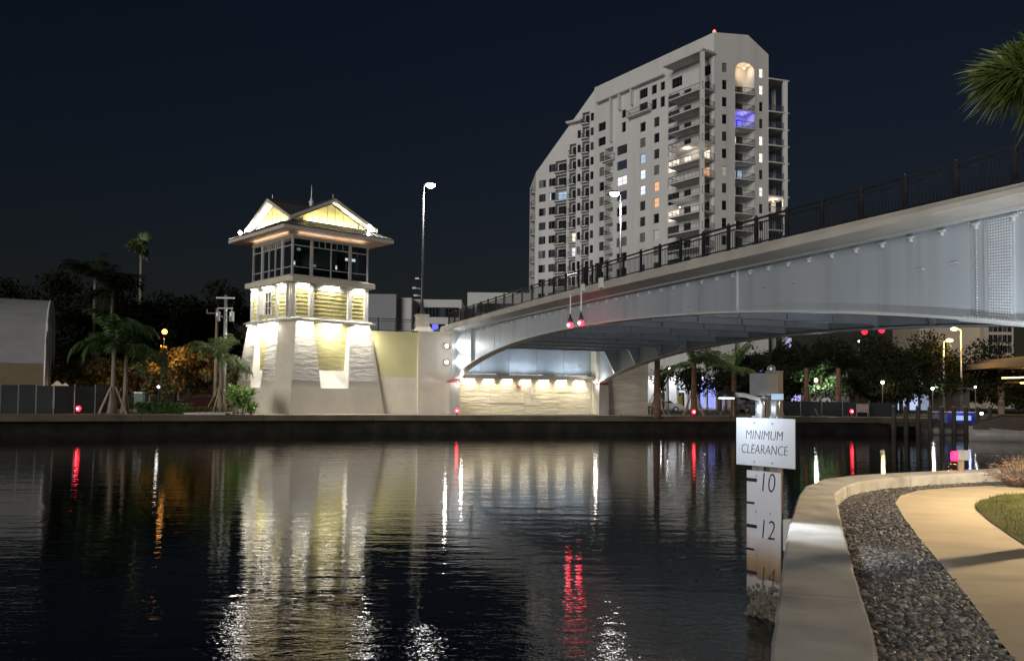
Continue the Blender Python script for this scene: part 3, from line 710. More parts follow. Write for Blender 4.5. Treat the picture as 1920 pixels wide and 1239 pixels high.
# ================================================================== CONTROL TOWER
W = 6.9
TA = aty(547, 520, 66.0); TROT = R(42)
tower = thing('control_tower', 'cream and yellow bridge control tower with glazed lookout and cross-gabled roof', 'tower', (TA.x, TA.y, PZ), TROT)
def tl(x, y, z):              # tower local -> world
    c, s = math.cos(TROT), math.sin(TROT); return Vector((TA.x + x * c - y * s, TA.y + x * s + y * c, PZ + z))
ZB = 7.25
off = lambda z: 0.2 + 0.88 * (ZB - z) / ZB
F = lambda a, d, z: (a, -d, z)       # front face
Lf = lambda a, d, z: (-d, a, z)      # left face
CF, CL = 0.33, 1.5                   # near-corner cut along front / left
def niche_edges(face):
    return ((1.88, 5.06), (2.25, 4.7)) if face == 'F' else ((3.1, 5.3), (3.35, 5.1))
def base_side(P, cut, face):
    (nt0, nt1), (nb0, nb1) = niche_edges(face); zs, zbk = 2.02, 3.45
    def nl(z): k = (z - zs) / (ZB - zs); return nb0 + (nt0 - nb0) * k
    def nr(z): k = (z - zs) / (ZB - zs); return nb1 + (nt1 - nb1) * k
    a0 = lambda z: -off(z) + 0.2 + cut
    a1 = lambda z: W + off(z) - 0.15
    body = MB(); S = lambda a, z: P(a, off(z), z)
    for z0, z1 in ((0, zs), (zs, zbk), (zbk, ZB)):
        if z0 == 0:
            body.quad(S(a0(z0), z0), S(a1(z0), z0), S(a1(z1), z1), S(a0(z1), z1))
        else:
            body.quad(S(a0(z0), z0), S(nl(z0), z0), S(nl(z1), z1), S(a0(z1), z1))
            body.quad(S(nr(z0), z0), S(a1(z0), z0), S(a1(z1), z1), S(nr(z1), z1))
    bd = 0.0
    body_o = body
    rv = MB()                                      # niche reveals and sloping sill
    rv.quad(S(nl(zs), zs), S(nr(zs), zs), P(nr(zbk), bd, zbk), P(nl(zbk), bd, zbk))
    for e in (nl, nr):
        rv.quad(S(e(zs), zs), S(e(zbk), zbk), P(e(zbk), bd, zbk))
        rv.quad(S(e(zbk), zbk), S(e(ZB), ZB), P(e(ZB), bd, ZB), P(e(zbk), bd, zbk))
    rv.build('niche_reveal', trim_w, tower)
    for z0, z1 in ((zbk, 4.53), (4.555, 5.76), (5.785, ZB)):      # yellow panels at the back of the niche
        p = MB(); p.loft([[P(nl(z0), bd - 0.06, z0), P(nr(z0), bd - 0.06, z0), P(nr(z0), bd - 0.005, z0), P(nl(z0), bd - 0.005, z0)],
                          [P(nl(z1), bd - 0.06, z1), P(nr(z1), bd - 0.06, z1), P(nr(z1), bd - 0.005, z1), P(nl(z1), bd - 0.005, z1)]])
        p.build('niche_panel', stone_y, tower)
    bk = MB(); bk.quad(P(nl(zbk), bd - 0.07, zbk), P(nr(zbk), bd - 0.07, zbk), P(nr(ZB), bd - 0.07, ZB), P(nl(ZB), bd - 0.07, ZB)); bk.build('niche_back', dark_m, tower)
    # stone courses standing proud on the two bays
    for lo, hi in ((lambda z: a0(z) + 0.02, lambda z: nl(max(z, zs)) - 0.04), (lambda z: nr(max(z, zs)) + 0.04, lambda z: a1(z) - (0.05 if face == 'F' else 0.55))):
        for z0, z1 in ((2.6, 3.75), (3.775, 5.32), (5.345, 6.3), (6.325, ZB - 0.01)):
            c = MB(); e = 0.028 + random.uniform(-0.006, 0.006)
            c.loft([[P(lo(z), off(z) + 0.002, z), P(hi(z), off(z) + 0.002, z), P(hi(z) - 0.015, off(z) + e, z), P(lo(z) + 0.015, off(z) + e, z)] for z in (z0, z1)])
            c.build('stone_course', stone_w, tower)
    return body_o
bF = base_side(F, CF, 'F'); bL = base_side(Lf, CL, 'L')
bF.build('base_wall', render_w, tower); bL.build('base_wall', render_w, tower)
m = MB(); f0 = lambda z: F(-off(z) + 0.2 + CF, off(z), z); l0 = lambda z: Lf(-off(z) + 0.2 + CL, off(z), z)
m.quad(l0(0), f0(0), f0(ZB), l0(ZB)); m.build('corner_face', render_w, tower)
m = MB()                                           # the two hidden sides
a = lambda z: W + off(z)
m.quad((a(0), -off(0) , 0), (a(0), a(0), 0), (a(ZB), a(ZB), ZB), (a(ZB), -off(ZB), ZB)); m.quad((a(0), a(0), 0), (-off(0), a(0), 0), (-off(ZB), a(ZB), ZB), (a(ZB), a(ZB), ZB))
m.quad((W + off(0) - .15, -off(0), 0), (a(0), -off(0), 0), (a(ZB), -off(ZB), ZB), (W + off(ZB) - .15, -off(ZB), ZB))
m.quad((-off(0), W + off(0) - .15, 0), (-off(0), a(0), 0), (-off(ZB), a(ZB), ZB), (-off(ZB), W + off(ZB) - .15, ZB))
m.build('base_wall', render_w, tower)
def sq_ring(o, z, cf=0.0, cl=0.0):
    return [(-o + cf, -o, z), (W + o, -o, z), (W + o, W + o, z), (-o, W + o, z), (-o, -o + cl, z)]
m = MB(); m.loft([sq_ring(o, z, CF, CL) for o, z in ((0.22, ZB + 0.002), (0.52, ZB + 0.05), (0.52, ZB + 0.14), (0.16, ZB + 0.3))]); m.build('ledge', trim_w, tower)
# ---- middle storey
Z0, Z1 = ZB + 0.3, 10.25
m = MB(); m.loft([sq_ring(-0.12, Z0 - 0.05, .25, .35), sq_ring(-0.12, Z1 + 0.02, .25, .35)]); m.build('middle_wall', render_w, tower)
def siding(P, a0, a1, z0, z1, n, skip=None):
    bk = MB(); bk.quad(P(a0, -0.098, z0), P(a1, -0.098, z0), P(a1, -0.098, z1), P(a0, -0.098, z1)); bk.build('siding_backing', wall_y, tower)
    for i in range(n):
        za = z0 + (z1 - z0) * i / n; zb_ = z0 + (z1 - z0) * (i + 1) / n - 0.05
        for u0, u1 in ([(a0, a1)] if not skip or zb_ < skip[2] or za > skip[3] else [(a0, skip[0]), (skip[1], a1)]):
            c = MB(); c.loft([[P(u0, -0.10, za), P(u1, -0.10, za), P(u1, 0.0, za), P(u0, 0.0, za)], [P(u0, -0.10, zb_), P(u1, -0.10, zb_), P(u1, -0.03, zb_), P(u0, -0.03, zb_)]])
            c.build('siding_board', siding_y, tower)
def trim(P, a0, a1, d0, d1, z0, z1, mat=None, name='trim'):
    c = MB(); c.loft([[P(a0, d0, z), P(a1, d0, z), P(a1, d1, z), P(a0, d1, z)] for z in (z0, z1)]); return c.build(name, mat or trim_w, tower)
for P, pan, win in ((F, ((0.36, 1.48), (1.86, 4.96), (5.36, 6.55)), None), (Lf, ((0.75, 2.05), (2.45, 5.35), (5.75, 6.6)), (3.25, 4.45, Z0 + 0.3, Z1 - 0.45))):
    for i, (a0, a1) in enumerate(pan):
        siding(P, a0, a1, Z0 + 0.02, Z1 - 0.5, 7, win if i == 1 else None)
        trim(P, a0, a1, -0.1, -0.02, Z1 - 0.48, Z1 + 0.0, name='frieze_board')
    edges = [pan[0][0] - 0.12] + [x for a, b_ in zip(pan[:-1], pan[1:]) for x in (a[1], b_[0])] + [pan[2][1] + 0.1]
    for e0, e1, d in ((edges[0] - 0.0, pan[0][0], 0.12), (pan[0][1], pan[1][0], 0.14), (pan[1][1], pan[2][0], 0.14), (pan[2][1], W + 0.02, 0.12)):
        trim(P, e0 + 0.003, e1 - 0.003, -0.1, d, Z0 + 0.002, Z1 - 0.002, name='pilaster')
    trim(P, pan[0][0], pan[2][1], -0.05, 0.1, Z0 + 0.001, Z0 + 0.06, name='base_trim')
    if win:
        a0, a1, z0, z1 = win
        fr = MB()
        for x0, x1, y0, y1 in ((a0, a0 + .1, z0, z1), (a1 - .1, a1, z0, z1), (a0 + .1, a1 - .1, z0, z0 + .1), (a0 + .1, a1 - .1, z1 - .1, z1), ((a0 + a1) / 2 - .03, (a0 + a1) / 2 + .03, z0 + .1, z1 - .1), (a0 + .1, a1 - .1, z0 + 1.1, z0 + 1.14), (a0 + .1, a1 - .1, z0 + 0.6, z0 + 0.64)):
            fr.loft([[P(x0, -0.05, z), P(x1, -0.05, z), P(x1, 0.07, z), P(x0, 0.07, z)] for z in (y0, y1)])
        wo = fr.build('window', trim_w, tower)
        g_ = MB(); g_.quad(P(a0 + .1, -0.02, z0 + .1), P(a1 - .1, -0.02, z0 + .1), P(a1 - .1, -0.02, z1 - .1), P(a0 + .1, -0.02, z1 - .1)); g_.build('pane', pane_d, wo)
        sh = MB(); sh.loft([[P(a1 - .02, 0.08, z), P(a1 - .02, 0.11, z), P(a1 + .02, 0.62, z), P(a1 - .03, 0.62, z)] for z in (z0 + .02, z1 - .02)]); sh.build('open_sash', trim_w, wo)
# rounded corner post
m = MB(); m.lathe([(0.26, Z0 - 0.2), (0.26, Z1)], (0.22, 0.3, 0), 14); m.build('corner_post', render_w, tower, True)
# ---- sill band
m = MB(); m.loft([sq_ring(o, z, 0.3, 0.3) for o, z in ((0.30, 10.252), (0.45, 10.3), (0.45, 10.68), (0.36, 10.72), (0.05, 10.82))]); m.build('sill_band', render_w, tower)
# ---- lookout storey
L0, L1 = 10.82, 13.75
def lookout(P, far_cuts):
    fr = MB()
    def bar(a0, a1, z0, z1, d0=-0.09, d1=0.0): fr.loft([[P(a0, d0, z), P(a1, d0, z), P(a1, d1, z), P(a0, d1, z)] for z in (z0, z1)])
    posts = [(0.0, 0.13), (1.56, 1.82), (5.05, 5.32), (6.77, 6.9)]
    for a0, a1 in posts: bar(a0, a1, L0, L1, -0.13, 0.02)
    tr, lo = 13.12, 11.45
    panes = []
    for (p0, p1), kind in zip(((0.13, 1.56), (1.82, 5.05), (5.32, 6.77)), 'sms'):
        bar(p0, p1, L0, L0 + 0.07); bar(p0, p1, L1 - 0.07, L1); bar(p0, p1, tr, tr + 0.07); bar(p0, p1, lo, lo + 0.06)
        if kind == 's': cols = [(p0, p1)]
        else:
            cols = []; xs = [p0] + far_cuts + [p1]
            for x in far_cuts: bar(x - 0.04, x + 0.04, L0 + 0.07, L1 - 0.07)
            cols = list(zip(xs[:-1], xs[1:]))
            for c0, c1 in cols:
                for k in (1, 2):
                    x = c0 + (c1 - c0) * k / 3; bar(x - 0.015, x + 0.015, tr + 0.07, L1 - 0.07)
        for c0, c1 in cols:
            for z0, z1 in ((L0 + .07, lo), (lo + .06, tr), (tr + .07, L1 - .07)): panes.append((c0, c1, z0, z1))
    fo = fr.build('window_frame', frame_m, tower)
    for c0, c1, z0, z1 in panes:
        g_ = MB(); g_.quad(P(c0, -0.05, z0), P(c1, -0.05, z0), P(c1, -0.05, z1), P(c0, -0.05, z1)); g_.build('pane', obs_glass, fo)
lookout(F, [3.43]); lookout(Lf, [2.9, 4.0])
lookout(lambda a, d, z: (W + d, a, z), [3.43]); lookout(lambda a, d, z: (a, W + d, z), [3.43])
box('lookout_floor', concrete_dk, tower, 0.1, W - 0.1, 0.1, W - 0.1, 10.7, 10.84)
box('lookout_ceiling', bldg_g, tower, 0.1, W - 0.1, 0.1, W - 0.1, 13.7, 13.9)
box('service_core', bldg_g, tower, 4.2, 6.3, 4.0, 6.2, 10.84, 13.7)
box('control_desk', dark_m, tower, 0.9, 5.6, 0.8, 1.5, 10.84, 11.75)
for i, (x, y, w_, h_, z_, mt) in enumerate(((0.7, 1.2, 0.4, 0.28, 11.8, E_screen2), (1.25, 1.3, 0.3, 0.2, 13.0, E_screen), (4.5, 1.0, 0.14, 0.4, 11.7, E_screen2), (5.75, 0.9, 0.95, 0.22, 12.6, E_screen2), (2.6, 1.2, 0.3, 0.2, 11.8, E_screen))):
    box('monitor', mt, tower, x - w_ / 2, x + w_ / 2, y, y + 0.04, z_, z_ + h_)
m = MB(); m.loft([sq_ring(o, z) for o, z in ((0.03, L1 + 0.002), (0.06, L1 + 0.02), (0.06, 14.12))]); m.build('header_band', render_w, tower)
# ---- roof
H = 4.95; CX = W / 2
def cring(h, z): return [(CX - h, CX - h, z), (CX + h, CX - h, z), (CX + h, CX + h, z), (CX - h, CX + h, z)]
m = MB(); m.loft([cring(H - 0.06, 14.125), cring(H - 0.06, 14.15)]); so = m.build('soffit', soffit_m, tower)
m = MB()
m.loft([cring(H, 14.10), cring(H, 14.36), cring(H - 0.06, 14.36), cring(H - 0.06, 14.10), cring(H, 14.10)], caps=False); m.build('fascia', eave_m, tower)
m = MB(); m.loft([cring(H + 0.04, 14.365), cring(H + 0.04, 14.42), cring(3.1, 15.28), cring(3.1, 15.2)]); sk = m.build('skirt_roof', metal_roof, tower)
ribs = MB()
for k in range(25):
    u_ = -H + 0.2 + k * (2 * H - 0.4) / 24; lim = max(3.1, abs(u_))
    z_in = 14.42 + (H - lim) * (15.28 - 14.42) / (H - 3.1)
    for fx in ((lambda q, p: (CX + q, CX - p)), (lambda q, p: (CX - p, CX + q)), (lambda q, p: (CX + p, CX + q)), (lambda q, p: (CX + q, CX + p))):
        a_ = (*fx(u_, H + 0.03), 14.45); b_ = (*fx(u_, lim), z_in + 0.02)
        if lim < H - 0.1: ribs.beam(a_, b_, 0.035, 0.06)
ribs.build('seam_rib_field', metal_roof, sk, stuff=True)
RZ, EZ, HW, GE = 17.2, 15.2, 4.0, 3.9
def gable(fx, nm):
    for sg in (-1, 1):
        th = 0.17; m = MB()
        for yy in (-1, 1):
            tri = ((0, 0, RZ), (0, yy * GE, RZ), (sg * HW, yy * GE, EZ))
            m.loft([[fx(*p) for p in tri], [fx(p[0], p[1], p[2] - th) for p in tri]])
        rf = m.build('gable_roof', metal_roof, tower)
        r_ = MB()
        for k in range(20):
            y = -GE + 0.1 + k * (2 * GE - 0.2) / 19; xe = min(HW, abs(y)); r_.beam(fx(0, y, RZ + 0.03), fx(sg * xe, y, RZ + 0.03 - xe * 0.5), 0.03, 0.06)
        r_.build('seam_rib_field', metal_roof, rf, stuff=True)
        for yy in (-1, 1):
            b_ = MB(); y0, y1 = yy * (GE - 0.02), yy * (GE + 0.07)
            b_.loft([[fx(sg * x, y, z) for x, z in ((0, RZ + 0.04), (HW + 0.03, EZ + 0.04), (HW + 0.03, EZ - 0.2), (0, RZ - 0.24))] for y in (y0, y1)]); b_.build('rake_board', eave_m, rf)
            s_ = MB(); ya, yb = yy * (GE - 0.03), yy * 3.2
            s_.loft([[fx(sg * x, y, z) for x, z in ((0, RZ - th - .004), (HW - .1, EZ - th + .045), (HW - .1, EZ - th + .01), (0, RZ - th - .04))] for y in (ya, yb)]); s_.build('rake_soffit', trim_w, rf)
    for yy in (-1, 1):
        bk = MB(); bk.loft([[fx(-3.4, yy * y, EZ + .02), fx(3.4, yy * y, EZ + .02), fx(0, yy * y, RZ - 0.32)] for y in (3.1, 3.24)]); pd = bk.build('pediment', siding_y, tower)
        n = 9
        for k in range(n):
            x0 = -3.3 + 6.6 * k / n + 0.035; x1 = -3.3 + 6.6 * (k + 1) / n - 0.035
            top = lambda x: RZ - 0.36 - abs(x) * 0.5
            if max(top(x0), top(x1)) < EZ + 0.1: continue
            pts = [(x0, EZ + .03), (x1, EZ + .03), (x1, max(EZ + .04, top(x1)))] + ([(0, top(0))] if x0 < 0 < x1 else []) + [(x0, max(EZ + .04, top(x0)))]
            b_ = MB(); b_.loft([[fx(x, yy * y, z) for x, z in pts] for y in (3.242, 3.30)]); b_.build('pediment_board', siding_y, pd)
gable(lambda x, y, z: (CX + x, CX + y, z), 'f'); gable(lambda x, y, z: (CX + y, CX + x, z), 's')
m = MB(); m.beam((CX, CX - GE, RZ + 0.06), (CX, CX + GE, RZ + 0.06), 0.22, 0.07); m.beam((CX - GE, CX, RZ + 0.062), (CX + GE, CX, RZ + 0.062), 0.22, 0.07); m.build('ridge_cap', metal_roof, tower)
m = MB(); m.lathe([(0.25, 0), (0.25, 0.12), (0.12, 0.2), (0.2, 0.32), (0.22, 0.42), (0.1, 0.52), (0.07, 0.6), (0.12, 0.66), (0.05, 0.75), (0.035, 1.3), (0.01, 1.85)], (CX, CX, RZ), 12); m.build('finial', finial_m, tower, True)
for x, y in ((CX, CX - GE + 0.4), (CX - GE + 0.4, CX)):
    m = MB(); m.tube([(x, y, RZ), (x, y, RZ + 0.42)], 0.012, 4); m.build('lightning_rod', galv, tower)
# ---- tower lamps
def wall_lamp(face, a, d, z, w, watt, label, grp, tilt=0.4, ang=150):
    P = F if face == 'F' else Lf
    p = P(a, d, z); rz = TROT + (0 if face == 'F' else -math.pi / 2)
    downlight(label, tl(*p), rz, w, watt, (1, 0.93, 0.78), grp, ang, tilt=tilt)
UP = (('F', 0.92, 0.95, 'left'), ('F', 3.4, 1.4, 'middle'), ('F', 5.95, 0.95, 'right'), ('L', 1.4, 0.9, 'right'), ('L', 3.85, 1.6, 'middle'), ('L', 6.15, 0.7, 'left'))
for fc, a_, w_, nm in UP:
    wall_lamp(fc, a_, 0.2 if w_ < 1.3 else 0.12, 10.14, w_, 105 if fc == 'F' else 90, f'{nm} downlight below the lookout sill on the tower {"front" if fc == "F" else "left side"}', 'downlights below the lookout sill', tilt=0.35)
LOW = (('F', 0.98, 1.35, 'left'), ('F', 3.47, 1.7, 'middle'), ('F', 6.1, 1.35, 'right'), ('L', 2.3, 1.1, 'right'), ('L', 4.2, 1.4, 'middle'), ('L', 6.35, 0.8, 'left'))
for fc, a_, w_, nm in LOW:
    mid = nm == 'middle'
    wall_lamp(fc, a_, 0.42 if not mid else 0.3, 7.13, w_, 190 if not mid else 185, f'{nm} downlight below the mid ledge on the tower {"front" if fc == "F" else "left side"}', 'downlights below the mid ledge', tilt=0.15 if not mid else 0.45, ang=165)
def uplight(label, p, aim, watt, w):
    o = thing('uplight', label, 'uplight', tl(*p), TROT, 'uplights in the roof gables')
    box('housing', galv, o, -w / 2, w / 2, -0.06, 0.06, 0, 0.05); box('lens', E_strip, o, -w / 2 + .02, w / 2 - .02, -0.045, 0.045, 0.051, 0.06)
    lamp('AREA', 'lamp_light', o, (0, 0, 0.07), watt, (1, 0.88, 0.6), aim=aim, size=w * 0.95, sy=0.08, angle=160)
o_ = uplight('uplight strip in the front gable of the tower roof', (CX, CX - 3.62, 15.12), (0, 0.35, 1), 70, 4.6)
def uplight_l():
    o = thing('uplight', 'uplight strip in the left gable of the tower roof', 'uplight', tl(CX - 3.62, CX, 15.12), TROT - math.pi / 2, 'uplights in the roof gables')
    w = 4.6
    box('housing', galv, o, -w / 2, w / 2, -0.06, 0.06, 0, 0.05); box('lens', E_strip, o, -w / 2 + .02, w / 2 - .02, -0.045, 0.045, 0.051, 0.06)
    lamp('AREA', 'lamp_light', o, (0, 0, 0.07), 75, (1, 0.82, 0.55), aim=(0, 0.35, 1), size=w * 0.95, sy=0.08, angle=160)
uplight_l()
def globe(label, p, lit, watt=25):
    o = thing('roof_lamp', label, 'lamp', tl(*p), TROT, 'round lamps on the tower roof')
    m = MB(); m.tube([(0, 0, 0), (0, 0, 0.22)], 0.03, 6); m.build('stem', galv, o)
    m = MB(); m.ball((0, 0, 0.33), 0.16, 12, 8); m.build('globe', E_white if lit else trim_w, o, True)
    if lit: lamp('POINT', 'lamp_light', o, (0, -0.05, 0.62), watt, (1, 0.92, 0.75), size=0.1)
globe('bright round lamp at the left eave corner of the tower roof', (CX - H + 0.55, CX + 3.9, 14.62), True, 30)
globe('bright round lamp at the left gable foot of the tower roof', (CX - 4.15, CX + 2.7, 14.8), True, 30)
globe('small round lamp at the right foot of the front gable', (CX + 3.25, CX - 3.95, 14.85), True, 14)
globe('unlit round lamp at the right end of the tower roof', (CX + 4.1, CX - 3.6, 14.92), False)

for fc, lb in (('F', 'front'), ('L', 'left')):  # strips added to brighten the eave soffit
    P = F if fc == 'F' else Lf; p = P(3.45, 0.12, 13.86)
    o = thing('added_cove_light', f'added cove light strip under the {lb} eave soffit of the tower', 'cove light', tl(*p), TROT + (0 if fc == 'F' else -math.pi / 2), 'added cove lights under the tower eaves')
    box('housing', eave_m, o, -3.2, 3.2, -0.07, 0.06, 0, 0.05)
    lamp('AREA', 'lamp_light', o, (0, -0.02, 0.06), 16, (1, 0.8, 0.6), aim=(0, -0.6, 1), size=6.0, sy=0.05, angle=150)
# ================================================================== BUILDINGS
def clip_poly(poly, top):
    """keep the part of (a,z) polygon below z = top(a), top linear"""
    out = []
    for i in range(len(poly)):
        p, q = poly[i], poly[(i + 1) % len(poly)]; fp, fq = top(p[0]) - p[1], top(q[0]) - q[1]
        if fp >= 0: out.append(p)
        if (fp >= 0) != (fq >= 0):
            k = fp / (fp - fq); out.append((p[0] + (q[0] - p[0]) * k, p[1] + (q[1] - p[1]) * k))
    return out
WIN_CACHE = {}
vr = random.Random(5)
def any_pane(): return vr.choice((None, None, None, pane_bl, pane_md, pane_md, pane_gr))
class Facade:
    """vertical wall from A to B (plan), outward normal towards the right of travel A->B turned by -90 deg unless flip"""
    def __init__(s, parent, A, B, flip=False):
        s.par = parent; s.A = Vector(A); s.B = Vector(B); s.L = (s.B - s.A).length; s.d = (s.B - s.A).normalized()
        s.n = Vector((s.d.y, -s.d.x)) * (-1 if flip else 1); s.ops = []
    def P(s, a, dep, z): p = s.A + s.d * a + s.n * dep; return (p.x, p.y, z)
    def px(s, px, z=30.0):      # distance along the wall seen at photo column px
        r = ray(px, 500); k = r.x / r.y
        return (s.A.x - k * s.A.y) / (k * s.d.y - s.d.x)
    def open(s, a0, a1, z0, z1, kind='win', mat=None, depth=0.22, bars=1): s.ops.append((a0, a1, z0, z1, kind, mat, depth, bars))
    def build(s, mat, z0, top, name='wall'):
        if not callable(top): zt_ = top; top = lambda a, zz=zt_: zz
        zmax = max(top(0), top(s.L))
        xs = sorted({0.0, s.L} | {o[0] for o in s.ops} | {o[1] for o in s.ops}); zs = sorted({z0, zmax} | {o[2] for o in s.ops} | {o[3] for o in s.ops})
        m = MB()
        for i in range(len(xs) - 1):
            col = [o for o in s.ops if o[0] <= xs[i] + 1e-6 and o[1] >= xs[i + 1] - 1e-6]
            j = 0
            run0 = None
            segs = []
            for j in range(len(zs) - 1):
                hole = any(o[2] <= zs[j] + 1e-6 and o[3] >= zs[j + 1] - 1e-6 for o in col)
                if not hole:
                    if run0 is None: run0 = zs[j]
                else:
                    if run0 is not None: segs.append((run0, zs[j])); run0 = None
            if run0 is not None: segs.append((run0, zs[-1]))
            for a, b in segs:
                poly = clip_poly([(xs[i], a), (xs[i + 1], a), (xs[i + 1], b), (xs[i], b)], top)
                if len(poly) > 2: m.quad(*[s.P(u, 0, z) for u, z in poly])
        for a0, a1, b0, b1, kind, mt, dp, bars in s.ops:
            m.quad(s.P(a0, 0, b0), s.P(a1, 0, b0), s.P(a1, -dp, b0), s.P(a0, -dp, b0)); m.quad(s.P(a0, 0, b1), s.P(a1, 0, b1), s.P(a1, -dp, b1), s.P(a0, -dp, b1))
            m.quad(s.P(a0, 0, b0), s.P(a0, 0, b1), s.P(a0, -dp, b1), s.P(a0, -dp, b0)); m.quad(s.P(a1, 0, b0), s.P(a1, 0, b1), s.P(a1, -dp, b1), s.P(a1, -dp, b0))
            if kind == 'log': m.quad(s.P(a0, -dp, b0), s.P(a1, -dp, b0), s.P(a1, -dp, b1), s.P(a0, -dp, b1))
        w = m.build(name, mat, s.par)
        for a0, a1, b0, b1, kind, mt, dp, bars in s.ops:
            if kind == 'win': s.window(a0, a1, b0, b1, -dp + 0.03, mt, bars)
        return w
    def window(s, a0, a1, z0, z1, dep, mt, bars=1):
        w, h = round(a1 - a0, 2), round(z1 - z0, 2); rz = math.atan2(s.d.y, s.d.x)
        sg = 1 if s.n.dot(Vector((s.d.y, -s.d.x))) > 0 else -1
        key = (w, h, bars, sg)
        if key not in WIN_CACHE:
            f = MB(); t = 0.06
            f.bx(0, w, -0.03, 0.03, 0, t); f.bx(0, w, -0.03, 0.03, h - t, h); f.bx(0, t, -0.03, 0.03, t, h - t); f.bx(w - t, w, -0.03, 0.03, t, h - t)
            for k in range(1, bars + 1): x = w * k / (bars + 1); f.bx(x - .03, x + .03, -0.03, 0.03, t, h - t)
            f.bx(t, w - t, -0.025, 0.025, h * .5 - .02, h * .5 + .02)
            WIN_CACHE[key] = [f, None]
        ent = WIN_CACHE[key]
        o = ent[0].build('window', wframe, s.par) if ent[1] is None else inst(ent[1], s.par)
        if ent[1] is None: ent[1] = o
        o.location = s.P(a0, dep, z0); o.rotation_euler = (0, 0, rz)
        key2 = (w, h, (mt or pane_d).name)
        if key2 not in WIN_CACHE:
            q = MB(); q.quad((0.02, 0, 0.02), (w - .02, 0, 0.02), (w - .02, 0, h - .02), (0.02, 0, h - .02)); WIN_CACHE[key2] = q.build('pane', mt or pane_d, o)
        else: inst(WIN_CACHE[key2], o)
        return o
    def balcony(s, a0, a1, zf, d0, d1, rail=1.05, dx0=0.0, dx1=0.0):
        m = MB(); m.loft([[s.P(a0, d0, z), s.P(a1, d0, z), s.P(a1 - dx1, d1, z), s.P(a0 + dx0, d1, z)] for z in (zf - 0.22, zf)]); bo = m.build('balcony', slab_m, s.par)
        r = MB(); e = 0.06; pts = [s.P(a0 + e, d0, zf), s.P(a0 + dx0 + e, d1 - e, zf), s.P(a1 - dx1 - e, d1 - e, zf), s.P(a1 - e, d0, zf)]
        for p, q in zip(pts[:-1], pts[1:]):
            p, q = Vector(p), Vector(q); L = (q - p).length
            if L < 0.2: continue
            r.beam(p + Vector((0, 0, rail)), q + Vector((0, 0, rail)), 0.06, 0.07); r.beam(p + Vector((0, 0, .12)), q + Vector((0, 0, .12)), 0.05, 0.05)
            n = max(2, int(L / 0.32))
            for k in range(n + 1):
                c = p.lerp(q, k / n); r.bx(c.x - .016, c.x + .016, c.y - .016, c.y + .016, zf + .1, zf + rail)
        r.build('railing', wframe, bo); return bo

# ------------------------------------------------------------------ apartment tower
hr = thing('apartment_tower', 'tall white apartment tower with balconies and sloping roofline behind the bridge', 'apartment tower', (0, 0, 0))
FH = 3.1; FZ = lambda k: 57.6 - FH * k            # floor slab levels, k=0 top balcony
c0 = aty(1338, 400, 150.0).xy
c1 = aty(1113, 400, 177.0).xy
c2 = aty(1004, 400, 186.0).xy
c3 = aty(1441, 400, 153.5).xy
A = Facade(hr, c0, c1, flip=True)
if A.n.dot(-c0) < 0: A.n = -A.n
NF = 13
lit = {}
LITA = {(1204, 2): E_cyanwin, (1204, 3): E_whitewin, (1204, 4): E_whitewin, (1204, 8): E_dimwin, (1230, 4): E_orwin, (1230, 5): E_orwin, (1230, 7): E_dimwin, (1165, 3): E_whitewin, (1165, 2): pane_bl}
for k in range(NF):
    zc = 55.8 - FH * k
    for pxc, w, bars in ((1230, 1.45, 0), (1204, 1.5, 0), (1165, 3.0, 1)):
        if pxc == 1165 and k == 0: continue
        a = A.px(pxc); A.open(a - w / 2, a + w / 2, zc - 0.9, zc + 0.9, 'win', LITA.get((pxc, k), any_pane()), 0.25, bars)
    if k >= 1:
        a = A.px(1127); A.open(a - 0.75, a + 0.75, zc - 0.9, zc + 0.9, 'win', any_pane(), 0.25, 0)
        a0, a1 = A.px(1148.5), A.px(1133); a0, a1 = min(a0, a1), max(a0, a1)
        A.open(a0, a1, FZ(k) - FH + 0.02 if False else zc - 1.25, zc + 1.35, 'log', None, 1.6)
    # doors behind the deep corner balcony
    if k < NF:
        zf = FZ(k)
        a = A.px(1262); A.open(a - 1.5, a + 1.5, zf + 0.05, zf + 2.2, 'win', {3: E_dimwin, 4: E_warmwin2, 5: E_dimwin, 7: E_warmwin2}.get(k, any_pane()), 0.25, 2)
        a = A.px(1288); A.open(a - 0.9, a + 0.9, zf + 0.05, zf + 2.2, 'win', {4: E_warmwin2, 5: E_dimwin}.get(k), 0.25, 1)
        a = A.px(1322); A.open(a - 1.0, a + 1.0, zf + 0.05, zf + 2.2, 'win', {4: E_warmwin2, 5: E_orwin}.get(k), 0.25, 1)
# loft rows near the roof
for pxc, w, z, h, bars in ((1127, 2.3, 55.9, 1.7, 1), (1127, 2.3, 52.9 + 6.1, 1.7, 1), (1168, 1.2, 57.2, 2.0, 0), (1168, 1.2, 59.9, 1.6, 0), (1205, 2.3, 59.6, 1.8, 1), (1205, 2.3, 62.4, 1.8, 2), (1225, 1.4, 59.4, 2.0, 0), (1225, 1.4, 62.3, 1.7, 0), (1241, 1.2, 59.3, 2.0, 0), (1241, 1.2, 62.3, 1.6, 0), (1268, 2.7, 61.9, 1.8, 2), (1322, 2.4, 61.8, 1.8, 2)):
    a = A.px(pxc)
    if any(o[0] < a + w / 2 and o[1] > a - w / 2 and o[2] < z + h / 2 and o[3] > z - h / 2 for o in A.ops): continue
    A.open(a - w / 2, a + w / 2, z - h / 2, z + h / 2, 'win', None, 0.25, bars)
topA0, topA1 = 68.2, 67.9
A.build(facade_m, 1.3, lambda a: topA0 + (topA1 - topA0) * a / A.L)
b0 = A.px(1296); bal_len = 8.6
for k in range(NF):
    A.balcony(-0.2, bal_len, FZ(k), 0.0, 3.1, 1.05, 0.0, 0.5)
